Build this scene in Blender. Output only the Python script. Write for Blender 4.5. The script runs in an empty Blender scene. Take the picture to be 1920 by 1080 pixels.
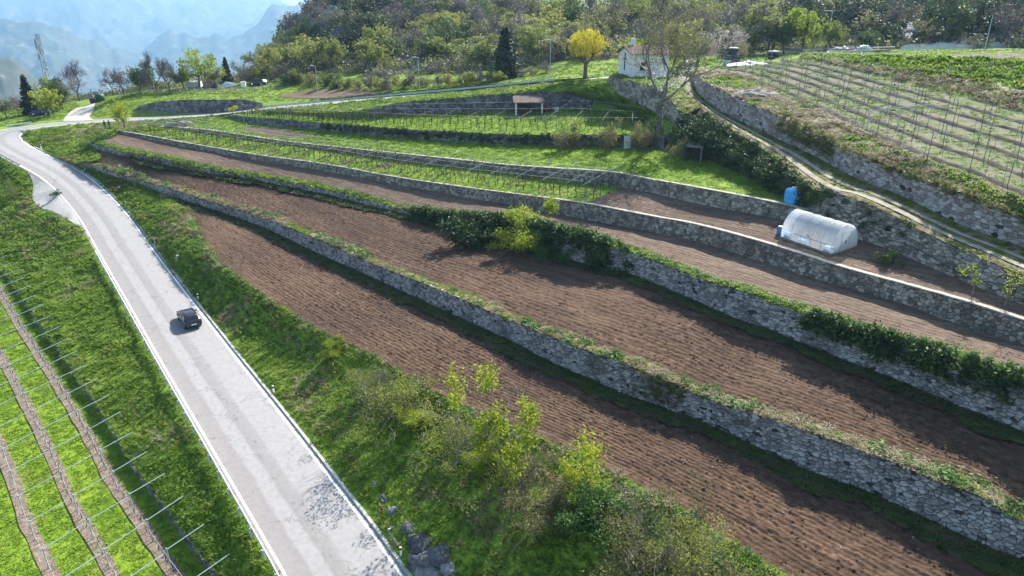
import bpy, bmesh, math, random
import numpy as np
from mathutils import Vector, Matrix
from mathutils.bvhtree import BVHTree
from mathutils.geometry import delaunay_2d_cdt

sc = bpy.context.scene
COL = sc.collection
# ------------------------------------------------------------------ camera
H = 33.0                       # height of the camera above the road beside the car (z = 0)
PITCH = math.radians(22.0)
CP, SP = math.cos(PITCH), math.sin(PITCH)
cam_d = bpy.data.cameras.new('camera'); cam_d.lens = 24.0; cam_d.sensor_width = 36.0
cam_d.clip_start = 0.5; cam_d.clip_end = 40000
cam = bpy.data.objects.new('camera', cam_d); COL.objects.link(cam)
cam.location = (0, 0, H); cam.rotation_euler = (math.radians(90) - PITCH, 0, 0)
sc.camera = cam
# ------------------------------------------------------------------ world, sun, exposure
SUN_AZ, SUN_EL = math.radians(32), math.radians(42)
w = bpy.data.worlds.new('World'); sc.world = w; w.use_nodes = True
wn = w.node_tree.nodes; wl = w.node_tree.links
sky = wn.new('ShaderNodeTexSky'); sky.sky_type = 'NISHITA'; sky.sun_disc = False
sky.sun_elevation = SUN_EL; sky.sun_rotation = SUN_AZ
sky.air_density = 1.0; sky.dust_density = 1.2; sky.ozone_density = 1.0
wn['Background'].inputs['Strength'].default_value = 0.10
wl.new(sky.outputs[0], wn['Background'].inputs['Color'])
sun_d = bpy.data.lights.new('sun', 'SUN'); sun_d.energy = 5.0; sun_d.angle = math.radians(0.55)
sun_d.color = (1.0, 0.955, 0.88)
sun = bpy.data.objects.new('sun', sun_d); COL.objects.link(sun)
sdir = Vector((math.sin(SUN_AZ) * math.cos(SUN_EL), math.cos(SUN_AZ) * math.cos(SUN_EL), math.sin(SUN_EL)))
sun.rotation_euler = sdir.to_track_quat('Z', 'Y').to_euler()
sun.location = sdir * 200
vs = sc.view_settings; vs.view_transform = 'Standard'; vs.look = 'None'; vs.gamma = 1.0
vs.use_curve_mapping = False; vs.exposure = 1.6
sc.cycles.use_denoising = True
sc.cycles.max_bounces = 6; sc.cycles.diffuse_bounces = 3; sc.cycles.transparent_max_bounces = 6
sc.cycles.volume_bounces = 0; sc.cycles.volume_max_steps = 64
sc.cycles.use_light_tree = False

# ------------------------------------------------------------------ helpers: maths
R = random.Random(7)
NP = np.random.RandomState(11)
FPX = 1280.0
def ray(px, py):
    u = (px - 960) / FPX; v = (py - 540) / FPX
    return u, CP - v * SP, -(SP + v * CP)        # x, y, z per unit depth
def W(px, py, z):
    "world point at height z seen at (px, py) of the 1920x1080 photograph"
    x, y, dz = ray(px, py); t = (z - H) / dz
    return np.array([x * t, y * t, z])
def Wd(px, py, d):
    x, y, dz = ray(px, py); return np.array([x * d, y * d, H + dz * d])
def ztop(Y, py):
    "height of the point above a base at forward distance Y that is seen at row py"
    v = (py - 540) / FPX
    return H - Y * (SP + v * CP) / (CP - v * SP)
def project(p):
    "photo pixel of a world point"
    x, y, z = p[0], p[1], p[2] - H
    dep = y * CP - z * SP; up = y * SP + z * CP
    return 960 + FPX * x / dep, 540 - FPX * up / dep, dep
def hash2(ix, iy, seed):
    n = (ix.astype(np.int64) * 374761393 + iy.astype(np.int64) * 668265263 + seed * 1442695041) & 0x7fffffff
    n = ((n ^ (n >> 13)) * 1274126177) & 0x7fffffff
    return ((n ^ (n >> 16)) & 0xffff) / 65535.0
def vnoise(x, y, seed=0):
    x = np.asarray(x, float); y = np.asarray(y, float)
    ix = np.floor(x); iy = np.floor(y); fx = x - ix; fy = y - iy
    fx = fx * fx * (3 - 2 * fx); fy = fy * fy * (3 - 2 * fy)
    a = hash2(ix, iy, seed); b = hash2(ix + 1, iy, seed); c = hash2(ix, iy + 1, seed); d = hash2(ix + 1, iy + 1, seed)
    return (a + (b - a) * fx) * (1 - fy) + (c + (d - c) * fx) * fy
def fbm(x, y, seed=0, octv=4):
    s = 0; a = 0.5; f = 1.0
    for k in range(octv):
        s = s + a * (vnoise(x * f + 17.3 * k, y * f - 9.1 * k, seed + k) - 0.5); a *= 0.5; f *= 2.03
    return s
def catmull(P, n):
    "smooth curve through the points P, n samples evenly spaced"
    P = np.asarray(P, float); Q = np.vstack([2 * P[0] - P[1], P, 2 * P[-1] - P[-2]])
    out = []
    for i in range(1, len(Q) - 2):
        t = np.linspace(0, 1, 24, endpoint=False)[:, None]
        a, b, c, d = Q[i - 1], Q[i], Q[i + 1], Q[i + 2]
        out.append(0.5 * (2 * b + (c - a) * t + (2 * a - 5 * b + 4 * c - d) * t ** 2 + (-a + 3 * b - 3 * c + d) * t ** 3))
    out.append(P[-1][None]); return resample(np.vstack(out), n)
def arclen(P):
    return np.concatenate([[0], np.cumsum(np.linalg.norm(np.diff(P[:, :2], axis=0), axis=1))])
def resample(P, n):
    P = np.asarray(P, float); s = arclen(P); t = np.linspace(0, s[-1], n)
    return np.stack([np.interp(t, s, P[:, k]) for k in range(P.shape[1])], 1)
def at_s(P, s):
    L = arclen(P); return np.array([np.interp(s, L, P[:, k]) for k in range(P.shape[1])])
def normals2(P):
    d = np.gradient(P[:, :2], axis=0); d /= np.linalg.norm(d, axis=1)[:, None] + 1e-9
    return np.stack([d[:, 1], -d[:, 0]], 1)       # to the right of travel
def wline(pts, n=None, smooth=True):
    P = np.array([W(*p) for p in pts])
    return catmull(P, n or 200) if smooth else (resample(P, n) if n else P)

# ------------------------------------------------------------------ helpers: materials
MATS = {}
def _nt(name):
    m = bpy.data.materials.new(name); m.use_nodes = True; MATS[name] = m
    nt = m.node_tree; return m, nt, nt.nodes, nt.links, nt.nodes['Principled BSDF']
def ramp(nodes, cols):
    r = nodes.new('ShaderNodeValToRGB'); e = r.color_ramp.elements
    while len(e) < len(cols): e.new(0.5)
    for i, (p, c) in enumerate(cols):
        e[i].position = p; e[i].color = (*c, 1)
    return r
def mat_plain(name, col, rough=0.6, metal=0.0, vary=0.0):
    m, nt, nd, lk, b = _nt(name)
    b.inputs['Base Color'].default_value = (*col, 1); b.inputs['Roughness'].default_value = rough
    b.inputs['Metallic'].default_value = metal
    if vary:
        g = nd.new('ShaderNodeNewGeometry'); n = nd.new('ShaderNodeTexNoise'); n.inputs['Scale'].default_value = 3.0
        n.inputs['Detail'].default_value = 4; lk.new(g.outputs['Position'], n.inputs['Vector'])
        r = ramp(nd, [(0.3, tuple(c * (1 - vary) for c in col)), (0.7, tuple(min(1, c * (1 + vary)) for c in col))])
        lk.new(n.outputs['Fac'], r.inputs['Fac']); lk.new(r.outputs['Color'], b.inputs['Base Color'])
    return m
def mat_ground(name, layers, bump=0.3, bump_scale=6.0, rough=0.95, streak=None):
    "layers: [(scale, ramp, seed offset)], first is the base, each next is mixed by its own noise"
    m, nt, nd, lk, b = _nt(name); b.inputs['Roughness'].default_value = rough
    if 'Specular IOR Level' in b.inputs: b.inputs['Specular IOR Level'].default_value = 0.15
    g = nd.new('ShaderNodeNewGeometry'); vec = g.outputs['Position']
    cur = None
    for sc_, cols, off, lo, hi in layers:
        mp = nd.new('ShaderNodeMapping'); mp.inputs['Location'].default_value = (off, off * 1.7, 0)
        lk.new(vec, mp.inputs['Vector'])
        n = nd.new('ShaderNodeTexNoise'); n.inputs['Scale'].default_value = sc_; n.inputs['Detail'].default_value = 6
        n.inputs['Roughness'].default_value = 0.65; lk.new(mp.outputs[0], n.inputs['Vector'])
        if cur is None:
            r = ramp(nd, cols); lk.new(n.outputs['Fac'], r.inputs['Fac']); cur = r.outputs['Color']
        else:
            mx = nd.new('ShaderNodeMix'); mx.data_type = 'RGBA'
            mr = nd.new('ShaderNodeMapRange'); mr.inputs['From Min'].default_value = lo; mr.inputs['From Max'].default_value = hi
            lk.new(n.outputs['Fac'], mr.inputs['Value']); lk.new(mr.outputs[0], mx.inputs['Factor'])
            lk.new(cur, mx.inputs['A']); mx.inputs['B'].default_value = (*cols, 1); cur = mx.outputs['Result']
    if streak:
        vr = nd.new('ShaderNodeVectorRotate'); vr.rotation_type = 'Z_AXIS'; vr.inputs['Angle'].default_value = math.radians(44); lk.new(vec, vr.inputs['Vector'])
        ms_ = nd.new('ShaderNodeMapping'); ms_.inputs['Scale'].default_value = (0.10, 1.6, 0.1); lk.new(vr.outputs[0], ms_.inputs['Vector'])
        sn = nd.new('ShaderNodeTexNoise'); sn.inputs['Scale'].default_value = 1.0; sn.inputs['Detail'].default_value = 5; sn.inputs['Roughness'].default_value = 0.7; lk.new(ms_.outputs[0], sn.inputs['Vector'])
        sr_ = ramp(nd, [(0.32, (1 - streak,) * 3), (0.68, (1 + streak,) * 3)]); lk.new(sn.outputs['Fac'], sr_.inputs['Fac'])
        mu = nd.new('ShaderNodeMix'); mu.data_type = 'RGBA'; mu.blend_type = 'MULTIPLY'; mu.inputs['Factor'].default_value = 1.0; mu.clamp_result = False
        lk.new(cur, mu.inputs['A']); lk.new(sr_.outputs[0], mu.inputs['B']); cur = mu.outputs['Result']
    lk.new(cur, b.inputs['Base Color'])
    bn = nd.new('ShaderNodeTexNoise'); bn.inputs['Scale'].default_value = bump_scale; bn.inputs['Detail'].default_value = 5
    lk.new(vec, bn.inputs['Vector'])
    bp = nd.new('ShaderNodeBump'); bp.inputs['Strength'].default_value = bump; bp.inputs['Distance'].default_value = 0.15
    lk.new(bn.outputs['Fac'], bp.inputs['Height']); lk.new(bp.outputs[0], b.inputs['Normal'])
    return m
def mat_leaf(name, cols, trans=0.35, patch=0.12):
    "foliage: colour varies per object / instance and over the ground in patches"
    m, nt, nd, lk, b = _nt(name)
    oi = nd.new('ShaderNodeObjectInfo'); g = nd.new('ShaderNodeNewGeometry')
    n = nd.new('ShaderNodeTexNoise'); n.inputs['Scale'].default_value = patch; n.inputs['Detail'].default_value = 3
    lk.new(g.outputs['Position'], n.inputs['Vector'])
    a1 = nd.new('ShaderNodeMath'); a1.operation = 'MULTIPLY_ADD'; a1.inputs[1].default_value = 0.45
    lk.new(oi.outputs['Random'], a1.inputs[0])
    a2 = nd.new('ShaderNodeMath'); a2.operation = 'MULTIPLY_ADD'; a2.inputs[1].default_value = 1.1; a2.inputs[2].default_value = -0.4
    lk.new(n.outputs['Fac'], a2.inputs[0]); 
    a3 = nd.new('ShaderNodeMath'); a3.operation = 'MULTIPLY_ADD'; a3.inputs[1].default_value = 0.25
    lk.new(g.outputs['Random Per Island'], a3.inputs[0]); lk.new(a2.outputs[0], a3.inputs[2]); lk.new(a3.outputs[0], a1.inputs[2])
    r = ramp(nd, cols); lk.new(a1.outputs[0], r.inputs['Fac'])
    lk.new(r.outputs['Color'], b.inputs['Base Color']); b.inputs['Roughness'].default_value = 0.6
    if 'Specular IOR Level' in b.inputs: b.inputs['Specular IOR Level'].default_value = 0.25
    t = nd.new('ShaderNodeBsdfTranslucent'); lk.new(r.outputs['Color'], t.inputs['Color'])
    mx = nd.new('ShaderNodeMixShader'); mx.inputs[0].default_value = trans
    lk.new(b.outputs[0], mx.inputs[1]); lk.new(t.outputs[0], mx.inputs[2])
    lk.new(mx.outputs[0], nd['Material Output'].inputs['Surface'])
    return m
def mat_stone(name, cols, bump=0.5, lichen=None):
    m, nt, nd, lk, b = _nt(name); b.inputs['Roughness'].default_value = 0.9
    if 'Specular IOR Level' in b.inputs: b.inputs['Specular IOR Level'].default_value = 0.2
    oi = nd.new('ShaderNodeObjectInfo'); g = nd.new('ShaderNodeNewGeometry')
    ad = nd.new('ShaderNodeMath'); ad.operation = 'ADD'; lk.new(oi.outputs['Random'], ad.inputs[0]); lk.new(g.outputs['Random Per Island'], ad.inputs[1])
    fr = nd.new('ShaderNodeMath'); fr.operation = 'FRACT'; lk.new(ad.outputs[0], fr.inputs[0])
    n = nd.new('ShaderNodeTexNoise'); n.inputs['Scale'].default_value = 5.0; n.inputs['Detail'].default_value = 6
    lk.new(g.outputs['Position'], n.inputs['Vector'])
    mm = nd.new('ShaderNodeMath'); mm.operation = 'MULTIPLY_ADD'; mm.inputs[1].default_value = 0.5; lk.new(n.outputs['Fac'], mm.inputs[0])
    m2 = nd.new('ShaderNodeMath'); m2.operation = 'MULTIPLY'; m2.inputs[1].default_value = 0.6; lk.new(fr.outputs[0], m2.inputs[0])
    lk.new(m2.outputs[0], mm.inputs[2])
    r = ramp(nd, cols); lk.new(mm.outputs[0], r.inputs['Fac']); cur = r.outputs['Color']
    n2 = nd.new('ShaderNodeTexNoise'); n2.inputs['Scale'].default_value = 0.35; n2.inputs['Detail'].default_value = 5; n2.inputs['Roughness'].default_value = 0.7
    lk.new(g.outputs['Position'], n2.inputs['Vector'])
    mr = nd.new('ShaderNodeMapRange'); mr.inputs['From Min'].default_value = 0.5; mr.inputs['From Max'].default_value = 0.68
    mr.inputs['To Max'].default_value = 0.75
    lk.new(n2.outputs['Fac'], mr.inputs['Value'])
    mx = nd.new('ShaderNodeMix'); mx.data_type = 'RGBA'; lk.new(mr.outputs[0], mx.inputs['Factor']); lk.new(cur, mx.inputs['A'])
    mx.inputs['B'].default_value = (*(lichen or (0.10, 0.09, 0.08)), 1)
    lk.new(mx.outputs['Result'], b.inputs['Base Color'])
    bp = nd.new('ShaderNodeBump'); bp.inputs['Strength'].default_value = bump; bp.inputs['Distance'].default_value = 0.06
    lk.new(n.outputs['Fac'], bp.inputs['Height']); lk.new(bp.outputs[0], b.inputs['Normal'])
    return m

G_ = [(0.30, (0.085, 0.140, 0.014)), (0.45, (0.13, 0.20, 0.018)), (0.60, (0.175, 0.25, 0.026)), (0.75, (0.22, 0.24, 0.055))]
mat_ground('grass_ground', [(0.7, G_, 0, 0, 0), (0.35, (0.17, 0.15, 0.07), 31, 0.56, 0.70), (4.0, (0.035, 0.06, 0.012), 12, 0.52, 0.72)], 0.7, 7)
mat_ground('lawn_ground', [(0.5, [(0.3, (0.09, 0.15, 0.012)), (0.5, (0.14, 0.22, 0.014)), (0.7, (0.19, 0.25, 0.026))], 0, 0, 0), (0.25, (0.17, 0.17, 0.05), 9, 0.56, 0.7), (3.0, (0.05, 0.09, 0.012), 5, 0.52, 0.75)], 0.6, 6)
mat_ground('shade_tinted_grass', [(1.2, [(0.3, (0.035, 0.045, 0.014)), (0.55, (0.060, 0.080, 0.020)), (0.75, (0.10, 0.105, 0.04))], 0, 0, 0), (0.5, (0.07, 0.046, 0.030), 21, 0.46, 0.58)], 0.7, 7)  # darker copy of the grass ground: shade is put into the colour
mat_ground('dry_grass', [(0.9, [(0.3, (0.10, 0.085, 0.04)), (0.55, (0.20, 0.165, 0.085)), (0.75, (0.27, 0.23, 0.13))], 0, 0, 0), (0.5, (0.09, 0.12, 0.02), 4, 0.5, 0.62), (2.5, (0.10, 0.06, 0.04), 14, 0.56, 0.7)], 0.8, 7)
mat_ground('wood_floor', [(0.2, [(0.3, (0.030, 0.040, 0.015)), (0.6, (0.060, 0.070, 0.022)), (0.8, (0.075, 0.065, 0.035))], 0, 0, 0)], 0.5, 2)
mat_ground('meadow', [(0.1, [(0.3, (0.09, 0.15, 0.025)), (0.7, (0.15, 0.20, 0.04))], 0, 0, 0)], 0.3, 2)
mat_ground('soil_dark', [(2.2, [(0.30, (0.024, 0.0135, 0.008)), (0.50, (0.063, 0.037, 0.022)), (0.70, (0.120, 0.074, 0.046))], 0, 0, 0), (0.13, (0.050, 0.030, 0.020), 8, 0.45, 0.75), (9.0, (0.21, 0.15, 0.10), 3, 0.66, 0.78), (0.045, (0.105, 0.066, 0.042), 50, 0.5, 0.7)], 0.55, 5, streak=0.36)
mat_ground('soil_light', [(2.0, [(0.30, (0.075, 0.050, 0.034)), (0.50, (0.120, 0.083, 0.058)), (0.70, (0.165, 0.120, 0.086))], 0, 0, 0), (0.15, (0.092, 0.062, 0.044), 8, 0.45, 0.75), (7.0, (0.25, 0.19, 0.145), 3, 0.64, 0.78)], 0.6, 6, streak=0.3)
mat_ground('straw_soil', [(1.6, [(0.30, (0.095, 0.082, 0.050)), (0.50, (0.150, 0.132, 0.082)), (0.70, (0.20, 0.180, 0.120))], 0, 0, 0), (0.8, (0.085, 0.115, 0.028), 8, 0.44, 0.62)], 0.6, 6)
mat_ground('bark_strip', [(3.0, [(0.30, (0.085, 0.062, 0.046)), (0.50, (0.165, 0.125, 0.098)), (0.70, (0.26, 0.205, 0.165))], 0, 0, 0), (1.3, (0.07, 0.10, 0.02), 8, 0.58, 0.7)], 0.8, 8)
mat_ground('gravel', [(3.0, [(0.3, (0.32, 0.29, 0.25)), (0.7, (0.50, 0.47, 0.42))], 0, 0, 0), (0.6, (0.20, 0.19, 0.12), 6, 0.6, 0.75)], 0.4, 12)
mat_ground('lane_dirt', [(1.5, [(0.3, (0.22, 0.19, 0.145)), (0.7, (0.36, 0.32, 0.25))], 0, 0, 0), (0.7, (0.13, 0.14, 0.05), 6, 0.52, 0.7)], 0.5, 8)
mat_ground('mountain', [(0.004, [(0.3, (0.025, 0.035, 0.022)), (0.5, (0.050, 0.058, 0.038)), (0.7, (0.11, 0.10, 0.085))], 0, 0, 0), (0.012, (0.22, 0.21, 0.20), 5, 0.58, 0.7)], 0.3, 0.02)
mat_ground('valley_ground', [(0.006, [(0.3, (0.06, 0.09, 0.03)), (0.5, (0.10, 0.12, 0.05)), (0.7, (0.22, 0.21, 0.19))], 0, 0, 0)], 0.1, 0.05)
mat_stone('stone_grey', [(0.15, (0.10, 0.095, 0.088)), (0.45, (0.225, 0.215, 0.20)), (0.75, (0.40, 0.385, 0.36))], lichen=(0.10, 0.088, 0.072))
mat_stone('stone_warm', [(0.15, (0.08, 0.068, 0.055)), (0.45, (0.20, 0.17, 0.135)), (0.8, (0.40, 0.355, 0.30))], lichen=(0.085, 0.075, 0.06))
mat_stone('stone_pink', [(0.15, (0.13, 0.10, 0.085)), (0.45, (0.30, 0.25, 0.22)), (0.8, (0.46, 0.43, 0.40))], lichen=(0.20, 0.15, 0.12))
mat_stone('stone_dark', [(0.15, (0.05, 0.05, 0.052)), (0.45, (0.11, 0.105, 0.105)), (0.8, (0.22, 0.215, 0.21))], lichen=(0.05, 0.045, 0.04))
mat_stone('rock', [(0.15, (0.045, 0.045, 0.047)), (0.5, (0.11, 0.11, 0.112)), (0.8, (0.22, 0.22, 0.222))], 1.0, lichen=(0.05, 0.055, 0.03))
mat_plain('ridge_earth', (0.030, 0.022, 0.017), 1.0, 0, 0.4)
mat_plain('joint', (0.040, 0.034, 0.030), 1.0, 0, 0.3)
mat_plain('mortar', (0.075, 0.065, 0.053), 1.0, 0, 0.3)
mat_plain('coping', (0.31, 0.275, 0.225), 0.95, 0, 0.25)
mat_plain('concrete', (0.36, 0.35, 0.33), 0.9, 0, 0.2)
mat_plain('paint_white', (0.78, 0.78, 0.76), 0.7, 0, 0.1)
mat_plain('galvanised', (0.44, 0.47, 0.48), 0.6, 0.15, 0.15)
mat_plain('mast_grey', (0.17, 0.185, 0.19), 0.6, 0.0, 0.1)
mat_plain('trellis_steel', (0.40, 0.46, 0.46), 0.5, 0.3, 0.1)
mat_plain('fence_wood', (0.30, 0.26, 0.215), 0.9, 0, 0.2)
mat_plain('wood_grey', (0.20, 0.17, 0.14), 0.9, 0, 0.25)
mat_plain('wood_dark', (0.055, 0.042, 0.034), 0.9, 0, 0.2)
mat_plain('bark', (0.085, 0.068, 0.052), 0.95, 0, 0.35)
mat_plain('bark_light', (0.19, 0.165, 0.135), 0.95, 0, 0.3)
mat_plain('twig', (0.155, 0.130, 0.108), 0.95, 0, 0.3)
mat_plain('twig_purple', (0.145, 0.115, 0.112), 0.95, 0, 0.3)
mat_plain('black_rubber', (0.012, 0.012, 0.013), 0.8)
mat_plain('car_black', (0.022, 0.021, 0.028), 0.22)
mat_plain('car_blue', (0.012, 0.035, 0.14), 0.3)
mat_plain('car_glass', (0.012, 0.016, 0.02), 0.08)
mat_plain('tail_red', (0.30, 0.012, 0.010), 0.35)
mat_plain('chrome', (0.5, 0.5, 0.5), 0.3, 0.9)
mat_plain('plaster', (0.72, 0.69, 0.63), 0.95, 0, 0.12)
mat_plain('roof_tile', (0.13, 0.085, 0.064), 0.9, 0, 0.35)
mat_plain('tank_blue', (0.04, 0.33, 0.62), 0.45, 0, 0.08)
mat_plain('drum_blue', (0.04, 0.13, 0.32), 0.5)
mat_plain('white_plastic', (0.74, 0.75, 0.76), 0.5, 0, 0.08)
mat_plain('tarp_white', (0.45, 0.45, 0.44), 0.7, 0, 0.15)
mat_plain('tarp_brown', (0.20, 0.125, 0.085), 0.8, 0, 0.3)
mat_plain('tractor_green', (0.03, 0.055, 0.05), 0.5)
mat_plain('red_paint', (0.33, 0.035, 0.02), 0.5)
mat_plain('bin_green', (0.02, 0.07, 0.03), 0.6)
mat_plain('net_white', (0.60, 0.62, 0.62), 0.8)
mat_plain('cloth_dark', (0.02, 0.021, 0.026), 0.9)
mat_plain('cloth_blue', (0.03, 0.04, 0.075), 0.9)
mat_plain('skin', (0.42, 0.26, 0.19), 0.6)
mat_plain('hair', (0.03, 0.02, 0.015), 0.7)
mat_plain('yellow_paint', (0.5, 0.36, 0.03), 0.6)
mat_leaf('leaf_grass', [(0.1, (0.075, 0.135, 0.012)), (0.4, (0.125, 0.21, 0.016)), (0.65, (0.175, 0.27, 0.022)), (0.9, (0.26, 0.3, 0.06))], 0.5, 0.3)
mat_leaf('leaf_lawn', [(0.1, (0.12, 0.22, 0.012)), (0.5, (0.175, 0.29, 0.016)), (0.9, (0.25, 0.34, 0.035))], 0.5, 0.3)
mat_leaf('leaf_shade_tinted_grass', [(0.1, (0.0264, 0.0495, 0.01)), (0.5, (0.06, 0.0935, 0.016)), (0.9, (0.108, 0.121, 0.03))], 0.3, 0.4)  # grass blades with the shade of the wall foot put into their colour
mat_leaf('leaf_dry', [(0.1, (0.13, 0.11, 0.05)), (0.5, (0.24, 0.20, 0.11)), (0.9, (0.34, 0.29, 0.18))], 0.35, 0.4)
mat_leaf('leaf_weed', [(0.1, (0.046, 0.1035, 0.022)), (0.5, (0.0862, 0.1725, 0.035)), (0.9, (0.138, 0.23, 0.05))], 0.35, 0.4)
mat_leaf('leaf_ivy', [(0.1, (0.015, 0.03, 0.0084)), (0.5, (0.0375, 0.072, 0.0154)), (0.9, (0.09, 0.1425, 0.028))], 0.2, 0.5)
mat_leaf('leaf_lime', [(0.1, (0.18, 0.25, 0.015)), (0.5, (0.28, 0.34, 0.02)), (0.9, (0.38, 0.4, 0.04))], 0.5, 0.3)
mat_leaf('leaf_spring', [(0.1, (0.11, 0.14, 0.03)), (0.5, (0.2, 0.225, 0.045)), (0.9, (0.29, 0.29, 0.065))], 0.42, 0.05)
mat_leaf('leaf_green', [(0.1, (0.035, 0.055, 0.015)), (0.5, (0.07, 0.105, 0.024)), (0.9, (0.13, 0.165, 0.04))], 0.35, 0.05)
mat_leaf('leaf_olive', [(0.1, (0.1, 0.098, 0.035)), (0.5, (0.165, 0.16, 0.055)), (0.9, (0.235, 0.225, 0.085))], 0.4, 0.3)
mat_leaf('leaf_bare', [(0.1, (0.092, 0.0726, 0.0616)), (0.5, (0.138, 0.1122, 0.0968)), (0.9, (0.1898, 0.165, 0.1375))], 0.2, 0.05)
mat_leaf('leaf_shade_tinted_green', [(0.1, (0.022, 0.032, 0.012)), (0.5, (0.042, 0.056, 0.020)), (0.9, (0.085, 0.095, 0.035))], 0.3, 0.08)  # darkened green leaves: shade of the hill put into the colour
mat_leaf('leaf_conifer', [(0.1, (0.010, 0.022, 0.010)), (0.5, (0.020, 0.038, 0.017)), (0.9, (0.040, 0.058, 0.026))], 0.15, 0.3)
mat_leaf('leaf_yellow', [(0.1, (0.26, 0.22, 0.012)), (0.5, (0.42, 0.375, 0.02)), (0.9, (0.54, 0.5, 0.06))], 0.45, 0.3)
mat_leaf('leaf_blossom', [(0.1, (0.45, 0.42, 0.40)), (0.5, (0.60, 0.57, 0.55)), (0.9, (0.72, 0.70, 0.69))], 0.4, 0.3)
mat_leaf('leaf_pinkish', [(0.1, (0.24, 0.19, 0.175)), (0.5, (0.34, 0.28, 0.26)), (0.9, (0.44, 0.38, 0.36))], 0.3, 0.3)
M = MATS

# ------------------------------------------------------------------ helpers: objects
def mesh(name, v, f, mat=None, smooth=False):
    me = bpy.data.meshes.new(name)
    v = np.asarray(v, np.float32).reshape(-1, 3)
    if isinstance(f, np.ndarray) and f.ndim == 2:
        n, k = f.shape
        me.vertices.add(len(v)); me.vertices.foreach_set('co', v.ravel())
        me.loops.add(n * k); me.loops.foreach_set('vertex_index', f.astype(np.int32).ravel())
        me.polygons.add(n); me.polygons.foreach_set('loop_start', np.arange(0, n * k, k, dtype=np.int32))
        me.polygons.foreach_set('loop_total', np.full(n, k, np.int32))
        me.update(calc_edges=True)
    else:
        me.from_pydata([tuple(p) for p in v], [], f); me.update()
    if mat: me.materials.append(M[mat] if isinstance(mat, str) else mat)
    if smooth: me.polygons.foreach_set('use_smooth', np.ones(len(me.polygons), bool))
    return me
def add(name, me, parent=None, loc=None, rot=None, scale=None):
    o = bpy.data.objects.new(name, me); COL.objects.link(o)
    if parent: o.parent = parent
    if loc is not None: o.location = [float(c) for c in loc]
    if rot is not None: o.rotation_euler = rot
    if scale is not None: o.scale = scale if hasattr(scale, '__len__') else (scale,) * 3
    return o
def tag(o, label, cat, group=None, kind=None):
    o['label'] = label; o['category'] = cat
    if group: o['group'] = group
    if kind: o['kind'] = kind
    return o
def struct(o, label=None):
    o['kind'] = 'structure'
    if label: o['label'] = label
    return o
def thing(name, label, cat, loc=(0, 0, 0), rz=0, group=None):
    return tag(add(name, None, None, loc, (0, 0, rz)), label, cat, group)
def copy_tree(o, parent=None):
    c = o.copy(); COL.objects.link(c); c.parent = parent
    for ch in list(o.children): copy_tree(ch, c)
    return c
class MB:
    "collects solid pieces of ONE part"
    def __init__(s): s.v = []; s.f = []
    def raw(s, v, f):
        o = len(s.v); s.v += [tuple(map(float, p)) for p in v]; s.f += [tuple(i + o for i in q) for q in f]; return s
    def box(s, c, d, rz=0, taper=1.0, rx=0, ry=0):
        x, y, z = d[0] / 2, d[1] / 2, d[2] / 2
        P = [(-x, -y, -z), (x, -y, -z), (x, y, -z), (-x, y, -z)] + [(a * taper, b * taper, z) for a, b in ((-x, -y), (x, -y), (x, y), (-x, y))]
        m = Matrix.Rotation(rz, 3, 'Z') @ Matrix.Rotation(ry, 3, 'Y') @ Matrix.Rotation(rx, 3, 'X')
        return s.raw([m @ Vector(p) + Vector(c) for p in P], [(0, 3, 2, 1), (4, 5, 6, 7), (0, 1, 5, 4), (1, 2, 6, 5), (2, 3, 7, 6), (3, 0, 4, 7)])
    def tube(s, pts, rad, n=6, cap=True):
        pts = [Vector([float(c) for c in p]) for p in pts]; rings = []
        rad = rad if hasattr(rad, '__len__') else [rad] * len(pts)
        for i, p in enumerate(pts):
            d = (pts[min(i + 1, len(pts) - 1)] - pts[max(i - 1, 0)])
            if d.length < 1e-6: d = Vector((0, 0, 1))
            d.normalize(); a = d.orthogonal().normalized(); b = d.cross(a)
            rings.append([p + (a * math.cos(2 * math.pi * k / n) + b * math.sin(2 * math.pi * k / n)) * rad[i] for k in range(n)])
        v = [q for r in rings for q in r]; f = []
        for i in range(len(pts) - 1):
            for k in range(n):
                f.append((i * n + k, i * n + (k + 1) % n, (i + 1) * n + (k + 1) % n, (i + 1) * n + k))
        if cap: f += [tuple(range(n - 1, -1, -1)), tuple((len(pts) - 1) * n + k for k in range(n))]
        return s.raw(v, f)
    def lathe(s, prof, c=(0, 0, 0), n=16, axis='Z'):
        v = []; f = []
        for r, z in prof:
            for k in range(n):
                a = 2 * math.pi * k / n; p = (r * math.cos(a), r * math.sin(a), z)
                if axis == 'X': p = (p[2], p[0], p[1])
                if axis == 'Y': p = (p[0], p[2], p[1])
                v.append((p[0] + c[0], p[1] + c[1], p[2] + c[2]))
        for i in range(len(prof) - 1):
            for k in range(n): f.append((i * n + k, i * n + (k + 1) % n, (i + 1) * n + (k + 1) % n, (i + 1) * n + k))
        f += [tuple(range(n - 1, -1, -1)), tuple((len(prof) - 1) * n + k for k in range(n))]
        return s.raw(v, f)
    def me(s, name, mat, smooth=False): return mesh(name, s.v, s.f, mat, smooth)
    def build(s, name, mat, parent=None, smooth=False): return add(name, s.me(name, mat, smooth), parent)

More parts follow.
